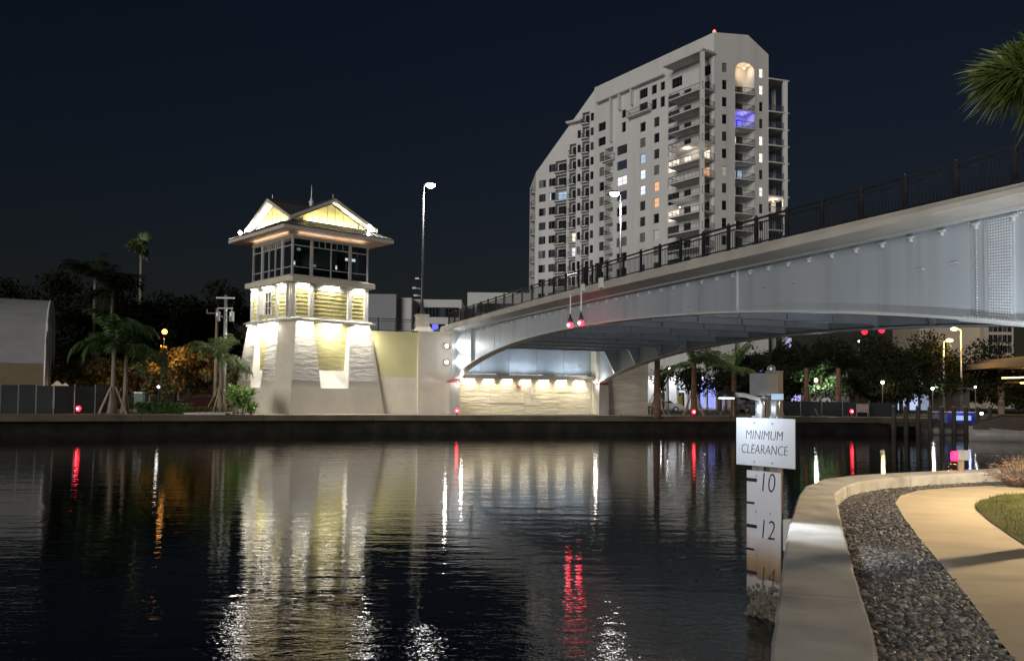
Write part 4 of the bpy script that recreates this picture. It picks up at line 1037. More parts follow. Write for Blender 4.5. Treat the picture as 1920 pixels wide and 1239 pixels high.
for k in range(1, NF):
    a0, a1 = sorted((A.px(1148.5), A.px(1133))); zf = 55.8 - FH * k - 1.22
    A.balcony(a0 + 0.02, a1 - 0.02, zf, -1.58, 0.35)
a = A.px(1204); A.balcony(a - 2.6, a + 3.6, 58.5, 0, 1.2)
a = A.px(1127); A.balcony(a - 4.2, a - 0.6, 51.4, 0, 0.6)
# slim corner pillar carrying the balconies, and the canopy above
p = A.P(0.25, 2.75, 0)
m = MB(); m.bx(p[0] - 0.38, p[0] + 0.38, p[1] - 0.38, p[1] + 0.38, 1.3, 64.2); m.build('pillar', facade_m, hr)
m = MB(); m.loft([[A.P(-0.3, 0.0, z), A.P(-0.3, 3.3, z), A.P(9.5, 3.3, z), A.P(9.5, 0.0, z)] for z in (64.1, 64.5)]); m.build('canopy', slab_m, hr)
m = MB(); m.loft([[A.P(12.0, 0.0, z), A.P(12.0, 1.0, z), A.P(A.L - 1.5, 1.0, z), A.P(A.L - 1.5, 0.0, z)] for z in (64.0, 64.35)]); m.build('canopy', slab_m, hr)
# recessed slots beside the loft windows read as upright fins
for pxc in (1147, 1186, 1163):
    a = A.px(pxc); m = MB(); m.loft([[A.P(a - .15, 0.0, z), A.P(a + .15, 0.0, z), A.P(a + .15, 0.9, z), A.P(a - .15, 0.9, z)] for z in (55.0 if pxc == 1147 else 60.8, 64.0)]); m.build('fin', facade_m, hr)
# ---- left wing
Bf = Facade(hr, c1, c2)
if Bf.n.dot(-c1) < 0: Bf.n = -Bf.n
topB = lambda a: 67.4 + (52.2 - 67.4) * a / Bf.L
for k in range(-2, NF):
    zc = 55.6 - FH * k
    for pxc, w in ((1108.5, 0.8), (1084, 0.8), (1036, 1.1), (1030.5, 0.7), (1019.5, 0.7), (1014, 1.3)):
        a = Bf.px(pxc)
        if zc + 2.2 < topB(a): Bf.open(a - w / 2, a + w / 2, zc - 0.8, zc + 0.85, 'win', {(1030.5, 3): E_cyanwin}.get((pxc, k), any_pane()), 0.2, 0)
    for pa, pb in ((1103.5, 1090), (1078.5, 1066), (1061, 1040)):
        a0, a1 = sorted((Bf.px(pa), Bf.px(pb)))
        if zc + 2.6 < topB(a1): Bf.open(a0, a1, zc - 1.25, zc + 1.3, 'log', None, 1.0)
Bf.build(facade_m, 1.3, topB)
for k in range(-2, NF):
    zc = 55.6 - FH * k
    for pa, pb in ((1103.5, 1090), (1078.5, 1066), (1061, 1040)):
        a0, a1 = sorted((Bf.px(pa), Bf.px(pb)))
        if zc + 2.6 < topB(a1):
            Bf.balcony(a0 - 0.2, a1 + 0.2, zc - 1.22, -0.98, 0.9, 1.0, 0.2, 0.3)
            mt = {(1061, 3): E_cyanwin, (1078.5, 6): E_warmwin2, (1078.5, 7): E_whitewin}.get((pa, k))
            w = min(a1 - a0 - 0.5, 3.2); c = (a0 + a1) / 2
            Bf.window(c - w / 2, c + w / 2, zc - 1.2, zc + 0.9, -0.93, mt, 1 if w > 1.6 else 0)
        elif zc < topB(a1) - 1.0: pass
m = MB(); a = Bf.px(1073); m.loft([[Bf.P(a - 2.5, -0.5, z), Bf.P(a + 1.2, -0.5, z), Bf.P(a + 1.2, 1.2, z), Bf.P(a - 2.5, 1.2, z)] for z in (61.2, 61.6)]); m.build('roof_canopy', slab_m, hr)
# left return of the wing with small balconies
c2b = c2 + Vector((-1.0, 14)); E_ = Facade(hr, c2, c2b)
if E_.n.x > 0: E_.n = -E_.n
E_.build(facade_m, 1.3, 52.2)
for k in range(2, NF): E_.balcony(1.0, 3.4, 54.4 - FH * k, 0, 0.8)
# ---- right face with the arched balcony recess
Rf = Facade(hr, c0, c3)
if Rf.n.dot(-c0) < 0: Rf.n = -Rf.n
LITR = {(1427, 0): E_warmwin2, (1427, 1): E_warmwin2, (1427, 4): E_warmwin2, (1427, 5): E_warmwin2, (1427, 7): E_whitewin, (1358, 6): E_dimwin}
for k in range(NF + 1):
    zc = 62.1 - FH * k
    for pxc, w in ((1358, 1.0), (1427, 0.8)):
        a = Rf.px(pxc); Rf.open(a - w / 2, a + w / 2, zc - 0.85, zc + 0.85, 'win', LITR.get((pxc, k), any_pane()), 0.25, 0)
ra0, ra1 = Rf.px(1378), Rf.px(1414)
Rf.open(ra0, ra1, 1.4, 63.6, 'log', None, 2.6)
ridge_a = Rf.px(1402)
m = MB()
Rf.build(facade_m, 1.3, 65.6)
m.quad(Rf.P(0, 0, 65.6), Rf.P(Rf.L, 0, 65.6), Rf.P(Rf.L, 0, 65.7), Rf.P(ridge_a, 0, 68.7), Rf.P(0, 0, 68.2)); m.build('parapet', facade_m, hr)
mid = (ra0 + ra1) / 2
m = MB(); hw_ = (ra1 - ra0) / 2; zs_ = 62.2                       # arched head of the balcony recess
for sg in (-1, 1):
    arc = [(mid + sg * hw_ * math.cos(k * math.pi / 16), zs_ + 1.35 * math.sin(k * math.pi / 16)) for k in range(9)]
    for (x0, z0), (x1, z1) in zip(arc[:-1], arc[1:]): m.quad(Rf.P(x0, 0.002, z0), Rf.P(x1, 0.002, z1), Rf.P(x1, 0.002, 63.61), Rf.P(x0, 0.002, 63.61))
m.build('arch_spandrel', facade_m, hr)
for k in range(NF + 1):
    zf = 57.9 - FH * k
    bo = Rf.balcony(ra0 + 0.02, ra1 - 0.02, zf, -2.58, 0.25, 1.05, 0.0, 0.0)
    mt = {-1: E_warmwin2, 2: E_bluewin, 3: E_warmwin2, 5: E_cyanwin, 6: E_dimwin, 8: E_orwin}.get(k, any_pane())
    Rf.window(mid - 1.3, mid - 0.2, zf + 0.05, zf + 2.2, -2.5, mt, 0); Rf.window(mid + 0.0, mid + 1.1, zf + 0.05, zf + 2.2, -2.5, mt if k in (2, 5) else None, 0)
Rf.window(mid - 1.2, mid - 0.3, 59.2, 61.2, -2.5, E_warmwin2, 0)
def balcony_lamp(label, p, col, watt):
    o = thing('balcony_lamp', label, 'lamp', p, 0, 'lamps on the balconies of the apartment tower')
    m = MB(); m.lathe([(0.12, 0), (0.14, 0.06), (0.05, 0.1)], n=8); m.build('shade', em('shade_' + label[:6], col, 2.0), o)
    lamp('POINT', 'lamp_light', o, (0, 0, -0.12), watt, col, size=0.15)
q = Rf.P(mid + .5, -1.0, 62.9); balcony_lamp('warm lamp in the topmost arched balcony recess', q, (1, 0.72, 0.45), 130)
q = Rf.P(mid, -0.7, 57.9 - 2 * FH + 2.5); balcony_lamp('blue lamp on one balcony of the arched recess', q, (0.2, 0.16, 1.0), 150)
q = A.P(4.5, 2.0, FZ(3) - 0.36); balcony_lamp('cream lamp under the corner balconies of the apartment tower', q, (1, 0.85, 0.7), 120)
q = A.P(5.3, 3.0, FZ(7) + 1.4); balcony_lamp('bright white lamp on a lower corner balcony of the apartment tower', q, (1, 0.97, 0.9), 60)
# ---- open slab terraces at the right edge
c4 = c3 + Vector((Rf.d.x, Rf.d.y)) * 4.0
for k in range(13):
    zf = 58.5 - FH * k if k else 61.4
    m = MB(); a_, b_ = Rf.L + 0.01, Rf.L + 4.3
    m.loft([[Rf.P(a_, -4.2, z), Rf.P(b_, -4.2, z), Rf.P(b_, 0.2, z), Rf.P(a_, 0.2, z)] for z in (zf - 0.25, zf)]); so = m.build('terrace_slab', slab_m, hr)
    if k:
        r_ = MB()
        for i in range(18):
            x = a_ + (b_ - a_ - .2) * i / 17; r_.bx(*(lambda P_: (P_[0] - .03, P_[0] + .03, P_[1] - .03, P_[1] + .03))(Rf.P(x, 0.1, 0)), zf, zf + 1.05)
        r_.beam(Rf.P(a_, 0.1, zf + 1.05), Rf.P(b_, 0.1, zf + 1.05), .07, .07); r_.build('railing', wframe, so)
for dx, dd in ((3.6, -0.2), (3.6, -3.8)):
    p = Rf.P(Rf.L + dx, dd, 0); m = MB(); m.bx(p[0] - .4, p[0] + .4, p[1] - .4, p[1] + .4, 1.3, 61.2); m.build('pillar', facade_m, hr)
q = Rf.P(Rf.L + 2.0, -1.5, 58.5 - 7 * FH + 2.4); balcony_lamp('cream lamp on an open terrace at the right edge of the apartment tower', q, (1, 0.8, 0.6), 160)
# right and rear walls, roof
back0, back1 = c3 + Vector((-6, 24)), c2 + Vector((10, 22))
for s_, e_, zt_ in ((c3, back0, 65.6), (back0, back1, 60)):
    ff = Facade(hr, s_, e_); ff.build(facade_m, 1.3, zt_)
m = MB(); m.quad((*c0, 67.5), (*c3, 65.4), (*back0, 65.4), (*c1, 67.0)); m.quad((*c1, 66.8), (*back0, 65.4), (*back1, 58), (*c2, 52)); m.build('roof', bldg_g, hr)
for lab, p in (('red aviation beacon on the roof peak of the apartment tower', (c0.x + .3, c0.y + 1, 68.3)), ('red aviation beacon on the right roof shoulder of the apartment tower', (c3.x - .4, c3.y + 1, 65.8)), ('red aviation beacon on the low left end of the apartment tower', (c2.x + .6, c2.y + 1, 52.3))):
    o = thing('aviation_beacon', lab, 'beacon', p, 0, 'red beacons on the apartment tower')
    m = MB(); m.lathe([(0.3, -1.0), (0.3, 0), (0.2, 0.15)], n=8); m.build('base', pole_m, o)
    m = MB(); m.lathe([(0.28, 0.15), (0.32, 0.5), (0.16, 0.75)], n=8); m.build('lens', E_reds, o, True)

# ------------------------------------------------------------------ lower blocks behind the railing
def block(name, label, pl, pr, Y, ytop, mat, cols, rows, ztop_gap=1.2, fh=3.3, lit=(), az=0.0, depth=15, wmat=None, cmin=0.15, cmax=0.95, ww=1.6):
    o = thing(name, label, 'building', (0, 0, 0)); a, b_ = aty(pl, 600, Y), aty(pr, 600, Y + az)
    zt_ = aty(pl, ytop, Y).z; f = Facade(o, a.xy, b_.xy)
    if f.n.y > 0: f.n = -f.n
    for r in range(rows):
        for c in range(cols):
            x = f.L * (cmin + (cmax - cmin) * (c + 0.5) / cols); z1 = zt_ - ztop_gap - r * fh
            if z1 - 2 < 2: continue
            f.open(x - ww / 2, x + ww / 2, z1 - 1.9, z1, 'win', dict(lit).get((r, c), (wmat if (r + c) % 3 else pane_bl)), 0.2, 1)
    f.build(mat, 1.3, zt_)
    d = Vector((0, depth)); l_, r_ = a.xy, b_.xy
    for e_ in (l_, r_): m = MB(); m.quad((*e_, 1.3), (*e_, zt_), (*(e_ + d), zt_), (*(e_ + d), 1.3)); m.build('side_wall', mat, o)
    m = MB(); m.quad((*l_, zt_ - .02), (*r_, zt_ - .02), (*(r_ + d), zt_ - .02), (*(l_ + d), zt_ - .02)); m.build('roof', bldg_g, o)
    return o
block('grey_building', 'plain grey building just right of the control tower roofline', 690, 742, 158, 551, bldg_g, 0, 0)
block('pale_building', 'plain pale building between the grey block and the windowed block', 741, 771, 160, 558, bldg_w, 0, 0)
block('apartment_block', 'low white apartment block with a grid of windows behind the railing', 770, 865, 163, 561, bldg_w, 6, 5, 1.5, 3.2, (((0, 3), pane_bl), ((1, 2), E_bluewin), ((1, 4), E_whitewin)), ww=1.5)
block('apartment_block', 'white apartment block partly hidden behind the bridge deck railing', 876, 1000, 172, 548, bldg_w, 7, 4, 2.2, 3.2, ww=1.6)
block('office_tower', 'tan office building with rows of small windows under the girder at right', 1845, 1900, 210, 600, bldg_t, 5, 9, 1.0, 2.6, ww=1.1)
block('blank_tan_building', 'blank tan wall of a building lit by sodium lamps at right', 1724, 1844, 212, 598, bldg_t, 0, 0)
# ================================================================== PLANTS
def frond(m, base, az, el, L, wid, n=16, droop=1.2, lw=0.06, hang=0.6):
    """arching rachis with narrow leaflets on both sides"""
    p = Vector(base); e = el; st = L / n; pts = [p.copy()]; dirs = []
    for i in range(n):
        d = Vector((math.cos(az) * math.cos(e), math.sin(az) * math.cos(e), math.sin(e))); p = p + d * st; pts.append(p.copy()); dirs.append(d); e -= droop / n * (0.4 + 1.2 * i / n)
    m.tube(pts[::4] + ([pts[-1]] if (n % 4) else []), [0.03 * L / 2.5 * (1 - 0.8 * k / (n / 4 + 1)) for k in range(len(pts[::4] + ([pts[-1]] if (n % 4) else [])))], 4)
    side = Vector((-math.sin(az), math.cos(az), 0))
    for i in range(2, n + 1):
        d = dirs[i - 1]; k = i / n; ll = wid * math.sin(math.pi * min(1, 0.12 + k * 0.88)) ** 0.6 + 0.1
        for sg in (-1, 1):
            q = pts[i] + d * random.uniform(-.5, .5) * st
            tip = q + side * sg * ll * 0.8 + d * ll * 0.55 + Vector((0, 0, -hang * ll * random.uniform(0.3, 1.5)))
            w = d * lw; mid = q.lerp(tip, 0.45) + Vector((0, 0, 0.04))
            m.add([q - w * .5, q + w * .5, mid + w * .5, tip, mid - w * .5], [(0, 1, 2, 3, 4)])
def palm(name, label, loc, h, r, L, nf, leafm, barkm, group=None, el=(0.1, 1.25), braces=0, wid=0.5, droop=1.2, bulge=1.0, n=16, cat='palm', lw=0.06, lean=(0, 0)):
    t = thing(name, label, cat, loc, random.uniform(0, 6), group)
    m = MB(); k = 9
    m.tube([(lean[0] * (i / k) ** 2, lean[1] * (i / k) ** 2, h * i / k - 0.1 * (i == 0)) for i in range(k + 1)], [r * (bulge if i == 0 else 1 + (bulge - 1) * max(0, 1 - i / 2.5)) * (1 - 0.35 * i / k) for i in range(k + 1)], 9); m.build('trunk', barkm, t, True)
    m = MB()
    for i in range(nf):
        az = i * 2.39996 + random.uniform(-.2, .2); e = el[0] + (el[1] - el[0]) * ((i * 0.618) % 1)
        frond(m, (lean[0], lean[1], h), az, e, L * random.uniform(0.85, 1.1), wid * random.uniform(.85, 1.1), n, droop * random.uniform(.8, 1.25), lw)
    m.build('crown', leafm, t)
    for i in range(braces):
        a = i * 2 * math.pi / braces + 0.4; m = MB(); m.beam((math.cos(a) * 1.25, math.sin(a) * 1.25, 0), (math.cos(a) * r * 1.1, math.sin(a) * r * 1.1, 1.9), 0.09, 0.05); m.build('brace', stake_m, t)
    return t
def fan_crown(m, c, nleaf, hub0, hub1, L0, L1, wd, e0=-1.2, e1=1.35, k_=22):
    for i in range(nleaf):
        a = i * 2.39996; e = e0 + (e1 - e0) * ((i * .618) % 1); d = Vector((math.cos(a) * math.cos(e), math.sin(a) * math.cos(e), math.sin(e)))
        hub = Vector(c) + d * random.uniform(hub0, hub1); m.tube([tuple(Vector(c) + d * hub0 * .3), tuple(hub)], wd * 1.1, 4)
        s1 = d.orthogonal().normalized(); s1 = (Matrix.Rotation(random.uniform(0, 6.28), 3, d) @ s1).normalized(); up = s1.cross(d)
        for k in range(k_):
            b = (k / (k_ - 1) - .5) * 2.5; fd = (d * math.cos(b) + s1 * math.sin(b) + up * random.uniform(-.12, .12)).normalized(); L = random.uniform(L0, L1) * (1 - .25 * abs(b) / 1.3)
            w = fd.cross(up).normalized() * wd; mid = hub + fd * L * .55; tip = hub + fd * L + Vector((0, 0, -.2 * L * random.uniform(.4, 1.8)))
            m.add([hub - w * .4, hub + w * .4, mid + w, tip, mid - w], [(0, 1, 2, 3, 4)])
def tree(name, label, loc, h, rad, leafm, nl=2600, ls=0.35, group=None, trunk_r=0.22, crown_z=(0.35, 1.0), cat='tree', clumps=16, squash=0.8, barkm=None):
    t = thing(name, label, cat, loc, random.uniform(0, 6), group)
    zc0, zc1 = h * crown_z[0], h * crown_z[1]; C = []
    for i in range(clumps):
        a = random.uniform(0, 6.28); q = math.sqrt(random.random()); z = random.random()
        rr = rad * (1 - 0.55 * abs(z - 0.42)) * q * 0.85
        C.append(Vector((math.cos(a) * rr, math.sin(a) * rr, zc0 + (zc1 - zc0) * z * 0.88)))
    m = MB(); fork = zc0 + 0.1 * h
    m.tube([(0, 0, -0.1), (0.05, 0.03, fork * .5), (0, 0, fork)], [trunk_r * 1.25, trunk_r, trunk_r * .75], 7)
    for c in C[:8]: m.tube([(0, 0, fork * 0.9), (c.x * .5, c.y * .5, fork + (c.z - fork) * .6), tuple(c)], [trunk_r * .6, trunk_r * .35, 0.03], 5)
    m.build('trunk', barkm or bark, t, True)
    n = nl; ci = rng.integers(0, clumps, n); cr = rad * rng.uniform(0.24, 0.46, clumps)
    D = rng.normal(0, 1, (n, 3)); D /= np.linalg.norm(D, axis=1)[:, None]; rr = cr[ci] * rng.random(n) ** 0.4
    P = np.array([tuple(c) for c in C])[ci] + D * rr[:, None] * np.array([1, 1, squash])
    U = rng.normal(0, 1, (n, 3)); U /= np.linalg.norm(U, axis=1)[:, None]; V = np.cross(U, D); V /= np.linalg.norm(V, axis=1)[:, None] + 1e-9
    s = ls * rng.uniform(0.5, 1.2, n)[:, None]
    Q = np.stack([P - U * s, P + V * s * .45, P + U * s, P - V * s * .45], 1).reshape(-1, 3)
    me = bpy.data.meshes.new('crown'); me.from_pydata(Q.tolist(), [], [(4 * i, 4 * i + 1, 4 * i + 2, 4 * i + 3) for i in range(n)]); me.materials.append(leafm); me.update()
    o = bpy.data.objects.new('crown', me); COL.objects.link(o); o.parent = t
    return t
def gp(px, Y, z=PZ): p = aty(px, 770, Y); return (p.x, p.y, z)
def hgt(py, Y, px=960): return aty(px, py, Y).z - PZ

# ---- left bank
G1 = 'dark trees on the left bank'
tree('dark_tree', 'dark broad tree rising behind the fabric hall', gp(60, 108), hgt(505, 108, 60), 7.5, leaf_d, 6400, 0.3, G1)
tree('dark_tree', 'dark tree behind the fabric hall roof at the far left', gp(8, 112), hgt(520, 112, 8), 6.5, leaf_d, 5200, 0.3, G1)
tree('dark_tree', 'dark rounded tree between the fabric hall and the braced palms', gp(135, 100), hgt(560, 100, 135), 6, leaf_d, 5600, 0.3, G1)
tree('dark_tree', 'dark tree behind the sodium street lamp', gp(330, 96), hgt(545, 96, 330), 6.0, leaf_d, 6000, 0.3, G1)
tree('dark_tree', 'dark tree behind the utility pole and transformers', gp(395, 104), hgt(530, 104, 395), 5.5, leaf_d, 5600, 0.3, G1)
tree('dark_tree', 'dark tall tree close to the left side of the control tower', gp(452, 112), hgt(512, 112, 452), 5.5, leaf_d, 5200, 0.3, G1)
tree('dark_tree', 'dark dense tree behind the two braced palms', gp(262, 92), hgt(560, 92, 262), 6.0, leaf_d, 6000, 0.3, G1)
palm('feather_palm', 'dark feathery palm top above the trees left of the tall palm', gp(172, 88), hgt(520, 88, 172), 0.22, 4.2, 26, leaf_d, palm_bark, 'palms on the left bank', wid=0.9, n=24, lw=0.1, el=(-0.1, 1.5), droop=1.9)
palm('feather_palm', 'dark feathery palm rising behind the braced palms', gp(205, 86), hgt(545, 86, 205), 0.22, 3.8, 26, leaf_d, palm_bark, 'palms on the left bank', wid=0.9, n=24, lw=0.1, el=(-0.1, 1.5), droop=1.9)
def tall_palm():
    h = hgt(458, 100, 257); t = thing('fan_palm', 'very tall thin palm with a small round crown on the left', 'palm', gp(257, 100), 0, 'palms on the left bank')
    m = MB(); m.tube([(0, 0, -.1), (0.1, 0, h * .5), (0, 0, h)], [.24, .2, .16], 8); m.build('trunk', palm_bark, t, True)
    m = MB(); fan_crown(m, (0, 0, h), 46, .5, .9, .8, 1.3, .05, k_=14); m.build('crown', leaf_p, t)
tall_palm()
palm('royal_palm', 'left of the two young palms propped with timber braces', gp(211, 61), hgt(640, 61, 211), 0.2, 3.6, 24, leaf_g, palm_bark, 'palms on the left bank', braces=4, bulge=2.0, wid=0.8, el=(0.2, 1.5), n=26, lw=0.09, droop=2.0)
palm('royal_palm', 'right of the two young palms propped with timber braces', gp(234, 62.5), hgt(665, 62.5, 234), 0.19, 3.5, 24, leaf_g, palm_bark, 'palms on the left bank', braces=4, bulge=2.0, wid=0.8, el=(0.2, 1.5), n=26, lw=0.09, droop=2.0)
palm('royal_palm', 'young palm with timber braces beside the control tower and utility pole', gp(413, 66), hgt(672, 66, 413), 0.2, 3.1, 30, leaf_p, palm_bark, 'palms on the left bank', braces=4, bulge=1.9, wid=0.62, el=(0.0, 1.45), n=24, lw=0.08, droop=1.8)
# orange-lit shrubs
G2 = 'shrubs lit by the sodium lamp'
for px, Y, h, r_, lab in ((335, 80.5, 5.6, 2.6, 'broad-leaved shrub lit orange just right of the sodium lamp'), (368, 81.5, 6.2, 2.6, 'taller broad-leaved shrub lit orange behind the dark car'), (400, 81.5, 5.2, 2.2, 'broad-leaved shrub lit orange beside the rear utility pole'),
                          (432, 82, 5.2, 2.4, 'broad-leaved shrub lit orange at the left foot of the tower'), (280, 79.5, 5.0, 2.2, 'broad-leaved shrub lit orange just left of the sodium lamp'), (185, 84, 5.2, 3.2, 'broad-leaved shrub lit dim orange behind the fence'), (138, 86, 4.6, 3.0, 'broad-leaved shrub lit dim orange beside the fabric hall')):
    tree('broadleaf_shrub', lab, gp(px, Y), h, r_, leaf_o, 2600, 0.24, G2, 0.12, (0.25, 1.0), 'shrub', 14)
# big-leaved plant at the tower foot
def leafy_plant(label, loc, nst, h, spread, lm, ll, group, name='leafy_plant'):
    t = thing(name, label, 'plant', loc, 0, group); m = MB(); s_ = MB()
    for i in range(nst):
        a = random.uniform(0, 6.28); r_ = spread * math.sqrt(random.random()); x, y = math.cos(a) * r_, math.sin(a) * r_; hh = h * random.uniform(.55, 1)
        s_.tube([(x * .5, y * .5, 0), (x, y, hh)], 0.018, 4)
        for k in range(9):
            b = random.uniform(0, 6.28); e = random.uniform(-.1, 1.1); d = Vector((math.cos(b) * math.cos(e), math.sin(b) * math.cos(e), math.sin(e))); z = hh * random.uniform(.3, 1)
            q = Vector((x * (z / hh), y * (z / hh), z)); L = ll * random.uniform(.7, 1.2); w = d.cross(Vector((0, 0, 1))).normalized() * L * .2; c = Vector((0, 0, -L * .12))
            m.add([q, q + d * L * .35 + w, q + d * L * .7 + w * .7 + c * .5, q + d * L + c * 2, q + d * L * .7 - w * .7 + c * .5, q + d * L * .35 - w], [(0, 1, 2, 3, 4, 5)])
    m.build('foliage', lm, t); s_.build('stem', bark, t)
leafy_plant('bright green large-leaved plant at the left foot of the control tower', gp(450, 62.3), 30, 2.1, 1.15, leaf_b, 0.7, 'plants by the tower')
leafy_plant('lower green leafy plant at the corner of the control tower', gp(470, 62.0), 12, 0.9, 0.5, leaf_b, 0.5, 'plants by the tower')
def hedge(label, p0, p1, h, d, n, lm):
    t = thing('hedge', label, 'hedge', p0, 0, None); v = Vector(p1) - Vector(p0); m = MB()
    for i in range(n):
        q = v * random.random() + Vector((random.uniform(-d, d), random.uniform(-d, d), h * random.random() ** .7)); s = random.uniform(.05, .13)
        a = Vector((random.gauss(0, 1), random.gauss(0, 1), random.gauss(0, 1))).normalized() * s; b = a.orthogonal().normalized() * s * .5; m.add([q - a, q + b, q + a, q - b], [(0, 1, 2, 3)])
    m.build('foliage', lm, t)
    m = MB()
    for i in range(8): q = v * (i + .5) / 8; m.tube([(q.x, q.y, 0), (q.x, q.y, h * .7)], .03, 5)
    m.build('stem', bark, t)
hedge('low dark clipped hedge behind the seawall left of the tower', gp(262, 62), gp(345, 62.5), 0.8, 0.5, 2600, leaf_g)
hedge('low brownish grass strip in front of the dark car', gp(350, 66), gp(405, 66), 0.45, 0.4, 1400, leaf_o)
# concrete slab on the bank
m = MB(); a, b_ = gp(345, 60.5), gp(425, 61); m.loft([[(a[0], a[1], z), (b_[0], b_[1] - .3, z), (b_[0] - .5, b_[1] + 3.5, z), (a[0] + .1, a[1] + 3.5, z)] for z in (PZ + .001, PZ + 0.13)])
tag(m.build('concrete_slab', concrete), 'flat pale concrete slab on the bank beside the braced palm', 'slab')
# ---- fabric hall
def hall():
    Yc = 77.0; xr = aty(83, 700, Yc).x; t = thing('fabric_hall', 'arched white fabric storage hall with tan lower walls at left', 'hall', (xr, Yc, PZ), R(25.5))
    Ht, HWd, Lh = hgt(562, 77 + 6, 80), 8.0, 24.0; Zs = hgt(681, 77, 60)
    def prof(k): a = math.pi * k; return (HWd * -math.cos(a) if True else 0, Ht * min(1, math.sin(a) ** 0.62) if 0 < k < 1 else 0)
    ks = [i / 28 for i in range(29)]
    prof2 = []
    for k in ks:
        y, z = prof(k); prof2.append((y + HWd, z))
    n = 5
    for i in range(n):
        x0, x1 = -Lh * i / n, -Lh * (i + 1) / n + 0.03
        for lo, hi, mt, nm in ((0, Zs, fabric_t, 'lower_panel'), (Zs, 99, fabric_w, 'fabric_panel')):
            pts = []
            for (y0, z0), (y1, z1) in zip(prof2[:-1], prof2[1:]):
                if y0 > HWd + 1: continue
                a, b = max(lo, min(z0, z1)), min(hi, max(z0, z1))
                if b <= a: continue
                f = lambda z: y0 + (y1 - y0) * (z - z0) / (z1 - z0 + 1e-9); pts += [(f(a), a), (f(b), b)] if z1 > z0 else []
            if len(pts) > 1:
                m = MB(); m.loft([[(x, y, z) for y, z in pts] for x in (x0, x0 * .5 + x1 * .5, x1)], caps=False, close=False); m.build(nm, mt, t, False)
        rb = MB(); rb.tube([(x0 + .02, y - .06, z) for y, z in prof2[::2]], 0.09, 5); rb.build('rib', white_p, t, True)
    bk = MB(); bk.loft([[(x, y, z) for y, z in prof2[14:]] for x in (0, -Lh)], caps=False, close=False); bk.build('rear_fabric', fabric_w, t)
    e = MB(); e.quad(*[(0.02, y, z) for y, z in prof2]); e.build('end_wall', pm('hall_end_fabric', (0.56, 0.5, 0.38), 0.7, var=0.1), t)
    fr = MB()
    for y in (1.2, 3.5, 8, 12.5): fr.bx(0.03, 0.12, y - .06, y + .06, 0, Ht * .75)
    fr.build('end_frame', white_p, t)
hall()
# ---- screened fence
def fence(name, label, pts, h, step, panel_m, post_m, cat='fence', proud=0.0):
    t = thing(name, label, cat, (pts[0][0], pts[0][1], PZ)); o = Vector((pts[0][0], pts[0][1]))
    m = MB(); m.tube([(0, 0, 0), (0, 0, h + 0.12)], 0.035, 6); p0 = m.build('post', post_m, t); first = True
    for a, b in zip(pts[:-1], pts[1:]):
        A, Bv = Vector(a[:2]) - o, Vector(b[:2]) - o; n = max(1, round((Bv - A).length / step))
        for i in range(n):
            p, q = A.lerp(Bv, i / n), A.lerp(Bv, (i + 1) / n)
            ps = p0 if first else inst(p0, t); first = False; ps.location = (p.x, p.y, 0)
            d = (q - p).normalized() * 0.05; w = Vector((-d.y, d.x)) * 0.3; jj = random.uniform(-.04, .04)
            m = MB(); m.loft([[(*(p + d + w), z), (*(q - d + w), z), (*(q - d - w), z), (*(p + d - w), z)] for z in (0.06, h + jj)]); m.build('screen_panel', panel_m, t)
    return t
fence('screened_fence', 'dark screened chain-link fence in front of the fabric hall', [gp(-60, 57), gp(0, 58.5), gp(100, 59.5), gp(215, 62)], 1.95, 1.15, fence_m, galv)
# ---- utility pole with two transformers, and the pole behind
def utility_pole():
    p = gp(419, 70); h = hgt(553, 70, 419); t = thing('utility_pole', 'grey utility pole carrying two cylindrical transformers beside the tower', 'utility pole', p, R(4))
    m = MB(); m.tube([(0, 0, 0), (0, 0, h)], [0.17, 0.13], 10); m.build('pole', galv, t, True)
    m = MB(); m.bx(-0.75, 0.75, -0.2, -0.1, h - 0.32, h - 0.2); m.build('crossarm', trim_w, t)
    m = MB(); m.bx(-0.62, 0.62, -0.19, -0.12, h - 1.15, h - 1.07); m.build('crossarm', trim_w, t)
    for sg in (-1, 1):
        m = MB(); m.lathe([(0.05, 0), (0.2, 0.02), (0.21, 0.75), (0.17, 0.82), (0.05, 0.84)], (sg * 0.55, -0.2, h - 2.2), 12); tr = m.build('transformer', galv, t, True)
        m = MB(); m.tube([(sg * .55, -.2, h - 1.36), (sg * .55, -.2, h - 1.1)], 0.03, 6); m.build('bushing', white_p, tr)
        m = MB(); m.tube([(sg * .1, -.12, h - 1.9), (sg * .25, -.2, h - 1.75), (sg * .4, -.2, h - 1.9)], 0.03, 6); m.build('hanger', galv, tr)
        m = MB(); m.tube([(sg * .55, -.2, h - 0.3), (sg * .7, -.25, h - .6), (sg * .6, -.2, h - .9), (sg * .5, -.18, h - 1.1)], 0.018, 5); m.build('cutout', pole_m, t)
    for k in range(2):
        m = MB(); m.tube([(0.2 * k - .6, -.15, h - 1.1), (-9, 8, h - .6 - .4 * k), (-22, 18, h + .4)], 0.005, 4); m.build('wire', pole_m, t)
utility_pole()
p = gp(403, 76); t = thing('utility_pole', 'second wooden utility pole standing behind the transformer pole', 'utility pole', p, 0); h = hgt(578, 76, 403)
m = MB(); m.tube([(0, 0, 0), (0, 0, h)], [0.18, 0.13], 8); m.build('pole', wood_m, t, True)
m = MB(); m.bx(-0.9, 0.2, -0.18, -0.08, h - .5, h - .4); m.bx(-0.9, -0.8, -0.16, -0.1, h - .5, h - .1); m.build('crossarm', wood_m, t)
